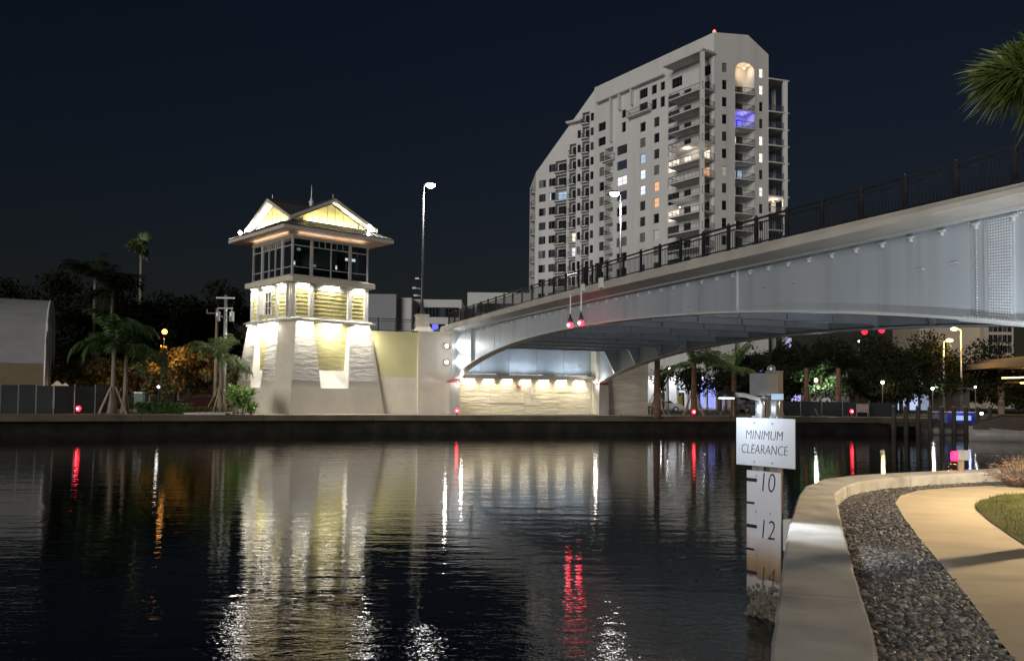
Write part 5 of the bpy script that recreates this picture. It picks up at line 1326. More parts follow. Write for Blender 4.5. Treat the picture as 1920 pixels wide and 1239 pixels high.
# ---- sodium street lamp wrapped in ivy
def sodium():
    p = gp(305, 77); h = hgt(625, 77, 305); t = thing('street_lamp', 'orange sodium street lamp on an ivy-wrapped post left of the tower', 'street lamp', p, 0)
    m = MB(); m.tube([(0, 0, 0), (0, 0, h - .2)], [0.1, 0.07], 8); m.build('post', pole_m, t)
    m = MB(); m.lathe([(0.08, -.3), (0.2, -.15), (0.12, -.05)], (0, 0, h), 10); m.build('collar', pole_m, t)
    m = MB(); m.ball((0, 0, h + .15), 0.24, 12, 8); m.build('globe', em('sodium_globe', (1, .42, .1), 5), t, True)
    iv = MB()
    for i in range(900):
        z = h * random.uniform(.05, .84); a = random.uniform(0, 6.28); r_ = random.uniform(.08, .34); q = Vector((math.cos(a) * r_, math.sin(a) * r_, z)); d = Vector((random.gauss(0, 1), random.gauss(0, 1), random.gauss(0, 1))).normalized() * .12; b = d.orthogonal().normalized() * .07
        iv.add([q - d, q + b, q + d, q - b], [(0, 1, 2, 3)])
    iv.build('ivy', leaf_o, t)
    lamp('SPOT', 'lamp_light', t, (0.0, 0, h - .34), 2600, (1, .42, .07), aim=(.1, .25, -1), angle=156, blend=.15, size=.15)
sodium()
# small path lamp seen through shrubs
def small_lamp(name, label, loc, h, mt, watt, col, group, r_=0.12, post_r=0.04, cat='lamp', aimdown=False):
    t = thing(name, label, cat, loc, 0, group)
    m = MB(); m.tube([(0, 0, 0), (0, 0, h)], [post_r * 1.4, post_r], 6); m.build('post', pole_m, t)
    m = MB(); m.ball((0, 0, h + r_ * .8), r_, 10, 6); m.build('globe', mt, t, True)
    m = MB(); m.lathe([(r_ * 1.5, h + r_ * 1.7), (r_ * .8, h + r_ * 2.2), (0.02, h + r_ * 2.4)], n=10); m.build('cap', pole_m, t)
    if watt: lamp('POINT', 'lamp_light', t, (0, -r_ * 1.3, h + r_ * .8), watt, col, size=r_)
    return t
small_lamp('path_lamp', 'small white path lamp glinting behind the hedge left of the tower', gp(296, 72), hgt(727, 72, 296), E_cool, 4, (1, .95, .85), 'small lamps on the banks', 0.11)
# ---- red marker lamps on the far seawall
def marker(label, px, Y, py, core=True):
    p = gp(px, Y); h = max(.25, hgt(py, Y, px)); t = thing('marker_lamp', label, 'marker lamp', p, 0, 'red marker lamps along the far seawall')
    m = MB(); m.tube([(0, 0, 0), (0, 0, h - .1)], 0.05, 6); m.bx(-.12, .12, -.08, .12, h - .16, h - .1); m.build('post', pole_m, t)
    m = MB(); m.lathe([(0.1, -.1), (0.15, 0), (0.15, .12), (0.08, .22)], (0, 0, h), 10); ln = m.build('lens', E_redhot, t, True); m = MB(); m.ball((0, -.08, h + .05), .1, 8, 6); m.build('hot_core', E_redcore, ln, True)  # bead on the lens paints the overexposed core
    lamp('POINT', 'lamp_light', t, (0, -.25, h + .05), 3, (1, .02, .06), size=.12)
marker('red marker lamp on the seawall in front of the dark fence', 147, 58.0, 767)
marker('red marker lamp at the foot of the abutment under the bridge', 857, 68.3, 771)
marker('red marker lamp on the seawall at the base of a braced date palm', 1301, 71.6, 773)
marker('red marker lamp on the seawall near the banner sign at right', 1597, 74.2, 772)
# ---- parked car, left bank
def car(label, loc, rz, paint, group='cars on the banks', tail=False, head=False, L=4.5):
    t = thing('parked_car', label, 'car', loc, rz, group); w = .88
    prof = [(-L / 2, .35), (-L / 2, .8), (-L / 2 + .1, .92), (-1.0 - .35, 1.0), (-.85, 1.38), (-.2, 1.47), (.6, 1.4), (1.25, 1.0), (L / 2 - .25, .88), (L / 2, .68), (L / 2, .35)]
    def half(y, k): return [(x, y * (1 if z < 1.02 else .8), z * k if z < .4 else z) for x, z in prof]
    m = MB(); m.loft([half(-w, 1), half(-w * .98, 1), half(w * .98, 1), half(w, 1)]); m.build('body', paint, t)
    for sg in (-1, 1):
        g_ = MB(); y = sg * (w * .8 + .09)
        g_.quad((-.8, sg * (w * .83), 1.33), (.55, sg * (w * .83), 1.36), (1.12, sg * (w + .004), 1.03), (-1.2, sg * (w + .004), 1.03)); g_.build('side_window', pane_d, t)
        for x in (-1.4, 1.4):
            wh = MB(); wh.tube([(x, sg * (w - .16), .33), (x, sg * (w + .02), .33)], .33, 14); wo = wh.build('wheel', rubber, t)
            hb = MB(); hb.tube([(x, sg * (w + .015), .33), (x, sg * (w + .03), .33)], .19, 10); hb.build('rim', galv, wo)
        box('tail_lamp', E_tail if tail else redpaint, t, -L / 2 - .02, -L / 2 + .06, sg * w * .62 - .16, sg * w * .62 + .16, .68, .84)
        box('head_lamp', E_head if head else white_p, t, L / 2 - .06, L / 2 + .02, sg * w * .62 - .14, sg * w * .62 + .14, .58, .7)
    return t
car('dark red car parked behind the grass strip left of the tower', gp(384, 71.5), R(20), carp_d)
# white bollard and pale green box among the left shrubs
p = gp(277, 66); t = thing('bollard', 'slim white bollard behind the hedge on the left bank', 'bollard', p); m = MB(); m.lathe([(0.06, 0), (0.06, .75), (0.03, .82)], n=8); m.build('post', white_p, t)
m = MB(); m.lathe([(0.09, 0), (0.09, .05)], n=8); m.build('base', galv, t)
p = gp(261, 67); t = thing('utility_cabinet', 'pale green utility cabinet right of the two braced palms', 'cabinet', p); box('cabinet_body', pm('cabinet_green', (.18, .25, .22), .6), t, -.32, .32, -.25, .25, 0, 1.5); box('lid', galv, t, -.35, .35, -.28, .28, 1.503, 1.56)

for px, Y, w_, h_, lab in ((106, 80, 0.8, 1.75, 'small white tent lit from inside at the right end of the fabric hall'), (121, 83, 0.8, 1.6, 'second smaller white tent behind the fence beside the hall')):
    t = thing('white_tent', lab, 'tent', gp(px, Y), R(20)); m = MB(); m.loft([[(-w_, -w_, 0.0), (w_, -w_, 0.0), (w_, w_, 0.0), (-w_, w_, 0.0)], [(-w_, -w_, h_), (w_, -w_, h_), (w_, w_, h_), (-w_, w_, h_)], [(-.05, -.05, h_ + .8), (.05, -.05, h_ + .8), (.05, .05, h_ + .8), (-.05, .05, h_ + .8)]]); m.build('canopy', em('tent_glow_%d' % px, (1, .82, .62), .22), t)
    m = MB()
    for x in (-w_, w_): m.tube([(x, -w_ - .03, 0), (x, -w_ - .03, h_)], .03, 5)
    m.build('pole', galv, t)
# ================================================================== STREET LAMPS ON THE BRIDGE
def bridge_lamp(label, p, ztop, toward, base_z):
    t = thing('street_lamp', label, 'street lamp', (p.x, p.y, base_z), 0, 'tall street lamps at the bridge end'); h = ztop - base_z
    m = MB(); m.tube([(0, 0, 0), (0, 0, 1.2), (0, 0, h)], [0.15, 0.13, 0.07], 10); m.build('pole', pole_m, t, True)
    m = MB(); m.lathe([(0.28, 0), (0.28, 0.12), (0.2, 0.3), (0.16, .6)], n=10); m.build('base', pole_m, t)
    d = Vector(toward).normalized()
    m = MB(); m.tube([(0, 0, h - .15), (d.x * .35, d.y * .35, h + .02)], 0.04, 6); m.build('arm', pole_m, t)
    m = MB(); m.lathe([(0.12, .18), (0.44, .1), (0.46, .0), (0.42, -.02)], (d.x * .6, d.y * .6, h), 12); m.build('head', pole_m, t)
    m = MB(); m.lathe([(0.41, -.021), (0.38, -.16), (0.2, -.28), (.01, -.32)], (d.x * .6, d.y * .6, h), 12); m.build('lens', E_white, t, True)
    lamp('SPOT', 'lamp_light', t, (d.x * .6, d.y * .6, h - .45), 5200, (1, .97, .92), aim=(0, 0, -1), angle=135, blend=.6, size=.25)
    return t
acr = bw(0, 1, 0) - bw(0, 0, 0)
pL = bw(-1.4, -2.45, 0); lampL = bridge_lamp('tall street lamp on the pedestal between tower and bridge', pL, 21.0, acr, 9.76)
for lab, z_, d_ in (('camera', 2.2, (-.6, -.2)), ('sensor', 3.0, (-.35, -.3)), ('sensor', 1.6, (-.5, .1))):
    m = MB(); m.tube([(0, 0, z_), (d_[0], d_[1], z_ + .05)], .03, 5); m.bx(d_[0] - .22, d_[0] + .08, d_[1] - .08, d_[1] + .08, z_ - .02, z_ + .12); m.build(lab, white_p, lampL)
pR = bw(2.5, SF + 0.55, 0); bridge_lamp('tall street lamp on the far side of the bridge deck before the apartment tower', pR, 20.8, -acr, zft(2.5) - .1)
q = bw(21.7, 1.5, zft(21.7) + .35)
t = thing('deck_lamp', 'small bright white lamp at deck level behind the bridge railing', 'lamp', q, BROT); m = MB(); m.ball((0, 0, 0), .14, 10, 6); m.build('lens', E_white, t, True)
m = MB(); m.tube([(0, 0, -.45), (0, 0, -.12)], .05, 6); m.build('stem', pole_m, t); lamp('POINT', 'lamp_light', t, (0, -.25, 0), 40, (1, 1, 1), size=.1)
# pole with a camera at the approach railing
q = bw(-1.3, -8.6, 8.2); t = thing('camera_pole', 'short pole with a white camera beside the tower at the approach railing', 'camera pole', q, 0)
m = MB(); m.tube([(0, 0, 0), (0, 0, 2.0)], .05, 6); m.build('pole', pole_m, t); m = MB(); m.bx(-.12, .2, -.1, .1, 1.95, 2.12); m.tube([(.2, 0, 2.05), (.9, 0, 2.02)], .035, 5); m.ball((-.2, 0, 1.98), .13, 8, 6); m.build('camera', white_p, t, True)

# ================================================================== RIGHT BANK
G3 = 'date palms along the right bank'
for px, Y, yc, L, lab in ((1232, 71.0, 612, 3.2, 'date palm with timber braces right against the abutment wing'), (1301, 75, 683, 3.1, 'braced date palm behind a red marker lamp on the far bank'), (1376, 76, 690, 3.1, 'braced date palm seen left of the clearance gauge lamp'),
                         (1446, 77, 686, 3.0, 'dark date palm behind the weathered pile of the gauge'), (1512, 78, 690, 3.0, 'dark braced date palm left of the floodlit tree'), (1572, 79, 690, 3.0, 'dark braced date palm right of the floodlit tree')):
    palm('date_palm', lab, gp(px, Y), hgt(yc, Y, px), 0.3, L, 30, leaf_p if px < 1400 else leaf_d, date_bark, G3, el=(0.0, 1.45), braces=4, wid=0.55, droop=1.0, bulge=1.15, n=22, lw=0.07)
G4 = 'dark trees on the right bank'
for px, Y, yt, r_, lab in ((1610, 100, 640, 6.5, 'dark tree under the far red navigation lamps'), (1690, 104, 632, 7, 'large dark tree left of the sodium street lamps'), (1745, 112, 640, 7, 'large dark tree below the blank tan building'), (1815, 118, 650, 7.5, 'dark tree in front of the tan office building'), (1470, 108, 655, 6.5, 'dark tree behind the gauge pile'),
                           (1350, 106, 665, 5.5, 'dark tree between the two nearest date palms'), (1880, 112, 700, 5, 'dark low tree under the elevated roadway'), (1655, 90, 690, 3.5, 'small dark tree beside the yellow path lamp'), (1420, 104, 668, 5, 'dark tree under the blue-lit wall')):
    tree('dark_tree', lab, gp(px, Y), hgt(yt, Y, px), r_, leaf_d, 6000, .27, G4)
tree('floodlit_tree', 'small pale green tree lit white by a lamp under the bridge', gp(1538, 84), hgt(682, 84, 1538), 2.8, leaf_g, 3000, .22, None, .14, (.35, 1))
tree('bare_tree', 'small thin dark tree in front of the white colonnade', gp(1243, 86), hgt(688, 86, 1243), 2.2, leaf_d, 500, .2, None, .12, (.55, 1))
tree('bare_tree', 'crooked thin dark tree in front of the blue lit wall', gp(1360, 92), hgt(700, 92, 1360), 2.6, leaf_d, 700, .2, None, .14, (.6, 1))
# white colonnade building, lit from its own porch lamps
def colonnade():
    a, b = gp(1228, 112), gp(1392, 118); t = thing('colonnade_building', 'low white building with porch columns glimpsed between the date palms', 'building', a, math.atan2(b[1] - a[1], b[0] - a[0])); L = (Vector(b) - Vector(a)).length; h = hgt(705, 114, 1300)
    box('back_wall', bldg_w, t, 0, L, 3, 3.3, 0, h); box('porch_roof', white_p, t, -.2, L + .2, -.4, 3.3, h, h + .5); box('porch_floor', concrete, t, 0, L, -.2, 3, 0, .15)
    n = 9
    for i in range(n):
        x = L * (i + .25) / n; m = MB(); m.lathe([(.3, .15), (.3, .35), (.22, .45), (.2, h - .4), (.3, h - .2), (.3, h)], (x, .1, 0), 10); m.build('column', white_p, t, True)
        if i % 2: box('door', pane_d, t, x + .5, x + 1.6, 2.93, 2.99, .15, 2.4)
    for i in range(4):
        x = L * (i + .5) / 4; box('porch_lamp', E_white, t, x - .25, x + .25, 1.4, 1.6, h - .12, h - .04); lamp('POINT', 'lamp_light', t, (x, 1.3, h - .4), 130, (.95, .97, 1) if i < 3 else (.3, .3, 1), size=.15)
    box('blue_panel', E_bluewall, t, L * .66, L * .9, 2.7, 2.95, .3, h - .6)  # blue light on the back wall as a glowing panel
colonnade()
p = gp(1275, 104); t = thing('bollard', 'yellow bollard in front of the white colonnade', 'bollard', p); m = MB(); m.lathe([(.28, 0), (.28, 1.7), (.15, 1.85)], n=10); m.build('post', pm('yellow_paint', (.7, .55, .03), .5), t); m = MB(); m.lathe([(.36, 0), (.36, .08)], n=10); m.build('base', concrete, t)
car('white car parked left of the colonnade beside the abutment wing', gp(1243, 97), R(-8), carp_w)
car('grey car parked with a glint on its roof behind the gauge lamp', gp(1418, 98), R(5), carp_g, head=True)
car('dark car with both red tail lamps lit behind the dock fence', gp(1651, 90), R(80), carp_g, tail=True)
# distant building, blue light on its wall painted as a glowing panel
def bluelit():
    p = aty(1420, 685, 135); t = thing('blue_lit_building', 'distant dark building with a blue illuminated upper wall above the gauge lamp', 'building', (p.x, p.y, PZ)); zt_ = p.z - PZ
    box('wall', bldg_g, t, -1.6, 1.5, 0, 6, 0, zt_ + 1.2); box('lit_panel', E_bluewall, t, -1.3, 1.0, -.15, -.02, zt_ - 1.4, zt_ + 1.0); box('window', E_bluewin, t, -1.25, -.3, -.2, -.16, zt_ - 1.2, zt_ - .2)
bluelit()
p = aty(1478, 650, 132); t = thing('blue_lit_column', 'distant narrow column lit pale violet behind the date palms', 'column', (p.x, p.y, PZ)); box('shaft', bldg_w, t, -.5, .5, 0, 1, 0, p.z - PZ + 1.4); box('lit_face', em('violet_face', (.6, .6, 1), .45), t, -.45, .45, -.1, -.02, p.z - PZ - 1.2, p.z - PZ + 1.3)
# pale wall and violet doorway behind the pile
a = gp(1464, 112); t = thing('low_pale_building', 'low pale building lit from inside right of the gauge pile', 'building', a); box('wall', bldg_w, t, 0, 9, 0, 5, 0, 2.6); box('lit_opening', em('violet_door', (.55, .45, 1), .9), t, 1.4, 2.6, -.08, -.02, .1, 2.2); box('lit_opening', E_dimwin, t, 3.2, 6.5, -.08, -.02, .3, 1.8); box('roof', bldg_g, t, -.3, 9.3, -.5, 5, 2.603, 2.9)
a = gp(1670, 108); t = thing('low_pale_building', 'low dark building with two bluish lit arched windows right of the tail lamps', 'building', a); box('wall', bldg_d, t, 0, 10, 0, 5, 0, 3.0); box('roof', bldg_d, t, -.3, 10.3, -.5, 5, 3.003, 3.3)
for x in (1.4, 2.9, 4.3):
    m = MB(); m.loft([[(x + .5 * math.cos(k * math.pi / 8), y, 1.9 + .5 * math.sin(k * math.pi / 8)) for k in range(9)] + [(x - .5, y, .4), (x + .5, y, .4)] for y in (-.09, -.02)]); m.build('arched_window', em('arch_win', (.55, .68, 1), .8 if x < 4 else .3), t)
# lamps among the right-bank trees
G5 = 'lamps among the trees on the right bank'
small_lamp('street_lamp', 'white lamp inside the floodlit tree', gp(1530, 82.5), hgt(715, 82.5, 1530), E_white, 420, (.95, 1, .95), G5, .15)
small_lamp('street_lamp', 'yellowish path lamp beside the dark tree at right', gp(1655, 86), hgt(719, 86, 1655), em('yellow_globe', (1, .8, .4), 30), 260, (1, .8, .45), G5, .15)
small_lamp('street_lamp', 'small white lamp left of the yellowish path lamp', gp(1628, 92), hgt(722, 92, 1628), E_cool, 40, (1, 1, 1), G5, .15)
small_lamp('street_lamp', 'small white lamp high between the two date palms', gp(1253, 95), hgt(692, 95, 1253), E_white, 30, (1, .97, .9), G5, .14)
small_lamp('street_lamp', 'white lamp at the dock roof at right', gp(1749, 100), hgt(730, 100, 1749), E_white, 300, (1, 1, 1), G5, .15)
small_lamp('street_lamp', 'small white lamp right of the dock roof', gp(1829, 100), hgt(727, 100, 1829), E_cool, 15, (1, 1, 1), G5, .12)
small_lamp('street_lamp', 'small white lamp below the right red navigation lamp', gp(1611, 110), hgt(641, 110, 1611), E_cool, 10, (1, 1, 1), G5, .15)
def cobra(label, px, Y, py, hx, ytop_extra=0):
    p = gp(px, Y); h = hgt(py, Y, px) + .2; t = thing('street_lamp', label, 'street lamp', p, 0, 'sodium street lamps at right'); dx = aty(hx, py, Y).x - p[0]
    m = MB(); m.tube([(0, 0, 0), (0, 0, h)], [.16, .09], 8); m.build('pole', galv, t, True)
    m = MB(); m.tube([(0, 0, h - .2), (dx * .6, 0, h + .15), (dx, 0, h + .1)], .05, 6); m.build('arm', galv, t)
    m = MB(); m.ball((dx, 0, h), .42, 12, 6, .5); m.build('head', E_amber, t, True)
    lamp('POINT', 'lamp_light', t, (dx, -.6, h - .3), 900, (1, .55, .15), size=.3)
cobra('left and lower of two sodium street lamps before the tan building', 1770, 105, 641, 1780)
cobra('right and upper of two sodium street lamps before the tan building', 1803, 108, 620, 1789)
# elevated roadway at the far right
def elevated():
    a, b = aty(1832, 690, 118), aty(2010, 676, 92); t = thing('elevated_roadway', 'dark elevated roadway edged with orange light at the right edge', 'overpass', (a.x, a.y, PZ)); A_, B_ = Vector((0, 0, a.z - PZ)), b - a; B_.z = b.z - PZ
    cd = pm('overpass_concrete', (.16, .14, .12), .85, var=.15)
    m = MB(); m.beam(A_ + Vector((0, 0, -.1)), B_ + Vector((0, 0, -.1)), 7, .7); m.build('deck', cd, t); m = MB(); m.beam(A_ + Vector((-1.8, -3.2, .55)), B_ + Vector((-1.8, -3.2, .55)), .3, .55); m.build('parapet', cd, t)
    for k in (.3, .95):
        q = A_.lerp(B_, k); m = MB(); m.tube([(q.x, q.y, 0), (q.x, q.y, q.z - .5)], .4, 10); m.build('pier', cd, t)
    for i, (k, e) in enumerate(((.3, -1.6), (.5, -2.3))):
        q = A_.lerp(B_, k); m = MB(); m.beam((q.x - 1.6, q.y - 3.0, q.z + e), (q.x + 3.2, q.y - 4.6, q.z + e + .15), .12, .1); m.build('strip_lamp', E_amber, t); lamp('POINT', 'lamp_light', t, (q.x + .6, q.y - 4.4, q.z + e - .3), 60, (1, .55, .15), size=.2)
    m = MB(); q = A_.lerp(B_, .3); m.beam((q.x - 1.8, q.y - 2.9, q.z - 1.5), (q.x + 6, q.y - 5.4, q.z - 1.2), .5, .1); m.beam((q.x - 1.2, q.y - 2.9, q.z - 2.2), (q.x + 6, q.y - 5.4, q.z - 1.9), .5, .1); m.build('walkway_beam', cd, t)
elevated()
# dark screen fence, banner and dock piles
fence('screened_fence', 'dark screened fence along the far bank right of the gauge', [gp(1462, 77), gp(1580, 77.5), gp(1680, 78)], 1.35, 2.2, fence_m, pole_m)
p = gp(1617, 76.6); t = thing('banner_sign', 'small pale weathered banner hung on the dark fence', 'sign', (p[0], p[1], PZ + .45)); box('board', pm('banner', (.42, .33, .3), .7, var=.35, scale=6), t, -.55, .55, -.04, 0, 0, .75); 
for x in (-.5, .5): box('post', wood_m, t, x - .04, x + .04, 0, .08, -.45, .8)
m = MB(); m.tube([(0, 0, -1.2), (0, 0, 2.35)], [.2, .17], 9)
for i in range(9):
    px = 1676 + i * 22.5; q = aty(px, 790, 71.5); o = thing('dock_pile', f'{ORD[i]} timber dock pile from the left at the right bank', 'pile', (q.x, q.y, 0), 0, 'timber dock piles'); 
    if i == 0: pile0 = m.build('shaft', wood_d, o, True); mm = MB(); mm.lathe([(.18, 2.352), (.19, 2.38), (.04, 2.5)], n=9); cap0 = mm.build('cap', galv, o)
    else: inst(pile0, o); inst(cap0, o)
a, b = aty(1672, 790, 71.9), aty(1862, 790, 72.1); t = thing('dock', 'low timber dock running behind the row of piles', 'dock', (a.x, a.y, 0)); m = MB(); m.bx(0, b.x - a.x, .2, 2.2, .9, 1.02); m.build('deck', wood_d, t); m = MB(); m.bx(0, b.x - a.x, .1, .199, .7, 1.05); m.build('edge_beam', wood_d, t)
# boats
def boat(label, loc, rz, L, hullm, top, group='moored boats', glow=None):
    t = thing('moored_boat', label, 'boat', loc, rz, group); m = MB(); rings = []
    for i in range(9):
        k = i / 8; x = -L / 2 + L * k; w = L * .16 * (1 if k < .55 else max(.03, math.cos((k - .55) / .45 * 1.5))); zt_ = .75 + .35 * k ** 2
        rings.append([(x, -w, zt_), (x, -w * .85, .15), (x, 0, -.25), (x, w * .85, .15), (x, w, zt_), (x, 0, zt_ - .05)])
    m.loft(rings); m.build('hull', hullm, t, True); top(t, L)
    return t
def cabin(t, L):
    m = MB(); m.loft([[(-L * .3, -.9, .75), (L * .12, -.9, .8), (L * .12, .9, .8), (-L * .3, .9, .75)], [(-L * .28, -.8, 1.9), (L * .04, -.8, 1.9), (L * .04, .8, 1.9), (-L * .28, .8, 1.9)]]); m.build('cabin', pm('boat_blue', (.06, .07, .35), .4), t)
    box('cabin_window', E_cyanwin, t, -L * .24, L * .0, -.9, -.87, 1.25, 1.65); box('roof', white_p, t, -L * .32, L * .08, -.95, .95, 1.9, 1.98); m = MB(); m.tube([(0, 0, 1.98), (0, 0, 2.6)], .03, 5); m.build('mast', galv, t)
    box('stern_lamp', E_head, t, L * .1, L * .14, -.98, -.9, 1.75, 1.95); lamp('POINT', 'lamp_light', t, (-L * .1, -1.7, 2.0), 26, (.25, .3, 1), size=.1)
def tarp(t, L):
    m = MB(); m.loft([[(x, -L * .15 * f, .85), (x, -L * .1 * f, h), (x, 0, h + .12), (x, L * .1 * f, h), (x, L * .15 * f, .85)] for x, f, h in ((-L * .48, .95, 1.2), (-L * .2, 1, 1.75), (L * .1, 1, 1.8), (L * .35, .7, 1.4), (L * .46, .3, 1.1))]); m.build('tarp', tarp_m, t); box('outboard_motor', pole_m, t, -L * .56, -L * .5, -.2, .2, .1, 1.25)
boat('blue-lit cabin boat moored behind the dock piles', tuple(aty(1808, 790, 74.2).xy) + (0,), R(8), 7.5, hull_m, cabin)
boat('boat under a brown tarp moored at the right edge of the river', tuple(aty(1893, 795, 62).xy) + (0,), R(170), 5.5, hull_m, tarp)
# ================================================================== CLEARANCE GAUGE
GD = Vector((0.588, -0.809))          # the boards' left-to-right direction
GA = math.atan2(GD.y, GD.x)
gc = Vector((3.28, 11.1))
gauge = thing('clearance_gauge', 'white clearance gauge with black feet marks standing at the seawall', 'gauge', (gc.x, gc.y, 0), GA)
gz = lambda py: aty(1430, py, 11.1).z
# local x = along the boards, -y faces the viewer
GW = 0.265
gtop, gbot = gz(883), gz(1112)
def board_mat():
    m = pm('gauge_board', (0.62, 0.62, 0.66), 0.5, var=0.03); n, l = m.node_tree.nodes, m.node_tree.links; b = n['Principled BSDF']
    tc = n.new('ShaderNodeTexCoord'); sp = n.new('ShaderNodeSeparateXYZ'); l.new(tc.outputs['Object'], sp.inputs[0])
    nz = n.new('ShaderNodeTexNoise'); nz.inputs['Scale'].default_value = 7; nz.inputs['Detail'].default_value = 6; mp = n.new('ShaderNodeMapping'); mp.inputs['Scale'].default_value = (1, 1, .35); l.new(tc.outputs['Object'], mp.inputs[0]); l.new(mp.outputs[0], nz.inputs['Vector'])
    ad = n.new('ShaderNodeMath'); ad.operation = 'MULTIPLY_ADD'; l.new(nz.outputs[0], ad.inputs[0]); ad.inputs[1].default_value = -.22; l.new(sp.outputs[2], ad.inputs[2])
    rp = n.new('ShaderNodeValToRGB'); els = rp.color_ramp.elements     # tide stain: rusty algae band just above the waterline
    mr = n.new('ShaderNodeMapRange'); mr.inputs['From Min'].default_value = 0.12; mr.inputs['From Max'].default_value = 1.5; l.new(ad.outputs[0], mr.inputs[0]); l.new(mr.outputs[0], rp.inputs[0])
    els[0].position = 0.0; els[0].color = (.10, .07, .04, 1); els[1].position = 1; els[1].color = (1, 1, 1, 1)
    for p_, c_ in ((.08, (.45, .4, .36)), (.17, (.62, .56, .52)), (.2, (.30, .20, .11)), (.34, (.50, .35, .19)), (.5, (.82, .74, .68)), (.6, (1, 1, 1))):
        e = els.new(p_); e.color = (*c_, 1)
    mx = n.new('ShaderNodeMix'); mx.data_type = 'RGBA'; mx.blend_type = 'MULTIPLY'; mx.inputs[0].default_value = 1
    src = b.inputs['Base Color'].links[0].from_socket; l.new(src, mx.inputs[6]); l.new(rp.outputs[0], mx.inputs[7]); l.new(mx.outputs[2], b.inputs['Base Color'])
    return m
bm_ = board_mat()
box('gauge_board', bm_, gauge, -GW, GW, -0.012, 0.0, gbot, gtop)
ft2 = (gz(901) - gz(988.7)) / 2.0
z10 = gz(901)
for i in range(5):
    zz = z10 - ft2 * i; L_, hh = (0.165, 0.022) if i % 2 == 0 else (0.125, 0.014)
    box('tick_mark', ink, gauge, -GW + .002, -GW + L_, -0.016, -0.0125, zz - hh, zz + hh)
for i, s in enumerate(('10', '12', '14')):
    text('numeral', s, 0.36, ink if i < 2 else pm('faded_ink', (.06, .045, .035), .7), gauge, (0.055, -0.0145, z10 - ft2 * 2 * i - 0.03), (math.pi / 2, 0, 0), 0.14, -0.006, sx=0.72)
for z in (gz(893), gz(960), gz(1040)):
    for x in (-.11, .11):
        m = MB(); m.tube([(x, -.02, z), (x, -.012, z)], .012, 6); m.build('bolt', galv, gauge)
# fouled lower post and back posts
m = MB(); m.bx(-.2, -.08, .01, .1, -1.5, gz(780)); m.build('back_post', galv, gauge)
m = MB(); m.bx(.08, .2, .01, .1, -1.5, gz(780)); m.build('back_post', galv, gauge)
foul = pm('barnacles', (.13, .12, .09), .95, var=.5, scale=16, bump=.02, bscale=22)
m = MB()
for i in range(260):
    x = random.uniform(-.24, .24); z = random.uniform(-.25, gbot + .06 + random.uniform(0, .08)); r_ = random.uniform(.015, .045)
    m.ball((x, random.uniform(-.05, .06), z), r_, 6, 4)
m.bx(-.22, .22, 0.005, .09, -1.5, gbot + .02); m.build('barnacle_crust', foul, gauge, stuff=True)
# MINIMUM CLEARANCE sign
sx0 = aty(1380, 825, 11.35); 
cs = Vector((3.3, 11.08)); off_x = (Vector((cs.x, cs.y)) - gc).dot(GD)
st, sb = gz(784), gz(873); SWd = 0.455
so = box('sign_board', sign_w, gauge, off_x - SWd + .02, off_x + SWd + .02, -0.05, -0.035, sb, st)
fr = MB()
for x0, x1, z0, z1 in ((off_x - SWd + .018, off_x + SWd + .022, st, st + .006), (off_x - SWd + .018, off_x + SWd + .022, sb - .006, sb)): fr.bx(x0, x1, -.052, -.033, z0, z1)
fr.build('edge', galv, gauge)
text('lettering', 'MINIMUM', 0.175, ink, gauge, (off_x + .005, -.0525, (st + sb) / 2 + .085), (math.pi / 2, 0, 0), .16, -.004, sx=.78)
text('lettering', 'CLEARANCE', 0.175, ink, gauge, (off_x + .005, -.0525, (st + sb) / 2 - .10), (math.pi / 2, 0, 0), .16, -.004, sx=.74)
for x in (-.14, .14):
    for z in (st - .06, sb + .05):
        m = MB(); m.tube([(off_x + x, -.06, z), (off_x + x, -.05, z)], .012, 6); m.build('bolt', galv, gauge)
# upright tubes above the sign, control box, lamp hood and small blue screen
for x in (-.10, .14):
    m = MB(); m.tube([(x, .05, st - .1), (x, .05, gz(752)), (x, .05, gz(748))], [.062, .062, .03], 10); m.build('post_tube', galv, gauge, True)
m = MB(); m.tube([(-.02, -.02, st), (.0, -.03, gz(760)), (-.03, -.06, gz(748)), (-.12, -.25, gz(741)), (-.2, -.5, gz(740))], .03, 8); m.build('lamp_arm', white_p, gauge, True)
m = MB(); m.lathe([(.125, 0), (.13, .02), (.1, .07), (.03, .1)], (-.2, -.5, gz(746)), 12); hood = m.build('lamp_hood', pole_m, gauge, True)
m = MB(); m.lathe([(.1, -.012), (.1, -.001)], (-.2, -.5, gz(746)), 12); m.build('lamp_lens', E_cool, gauge)
lamp('SPOT', 'lamp_light', gauge, (-.2, -.52, gz(750)), 27, (.78, .88, 1.0), aim=(.12, .3, -1), angle=160, blend=.35, size=.07)
lamp('SPOT', 'lamp_light', gauge, (-.16, -.52, gz(750)), 260, (.84, .91, 1.0), aim=(1.3, -.1, -1.6), angle=46, blend=.6, size=.05)  # second spot added to brighten the seawall cap
box('control_box', galv, gauge, -.15, .13, -.1, .12, gz(741), gz(700)); m = MB(); m.tube([(0, 0, gz(748)), (0, 0, gz(741))], .05, 8); m.ball((.1, .02, gz(692)), .055, 8, 6); m.build('sensor', galv, gauge, True)
box('display', E_cyanwin, gauge, .16, .3, -.06, 0, gz(749), gz(738))
# ledge that ties the gauge to the seawall
m = MB(); m.bx(.275, .62, .02, .3, .9, CAPZ - .012); m.build('bracket_block', cap_c, gauge)
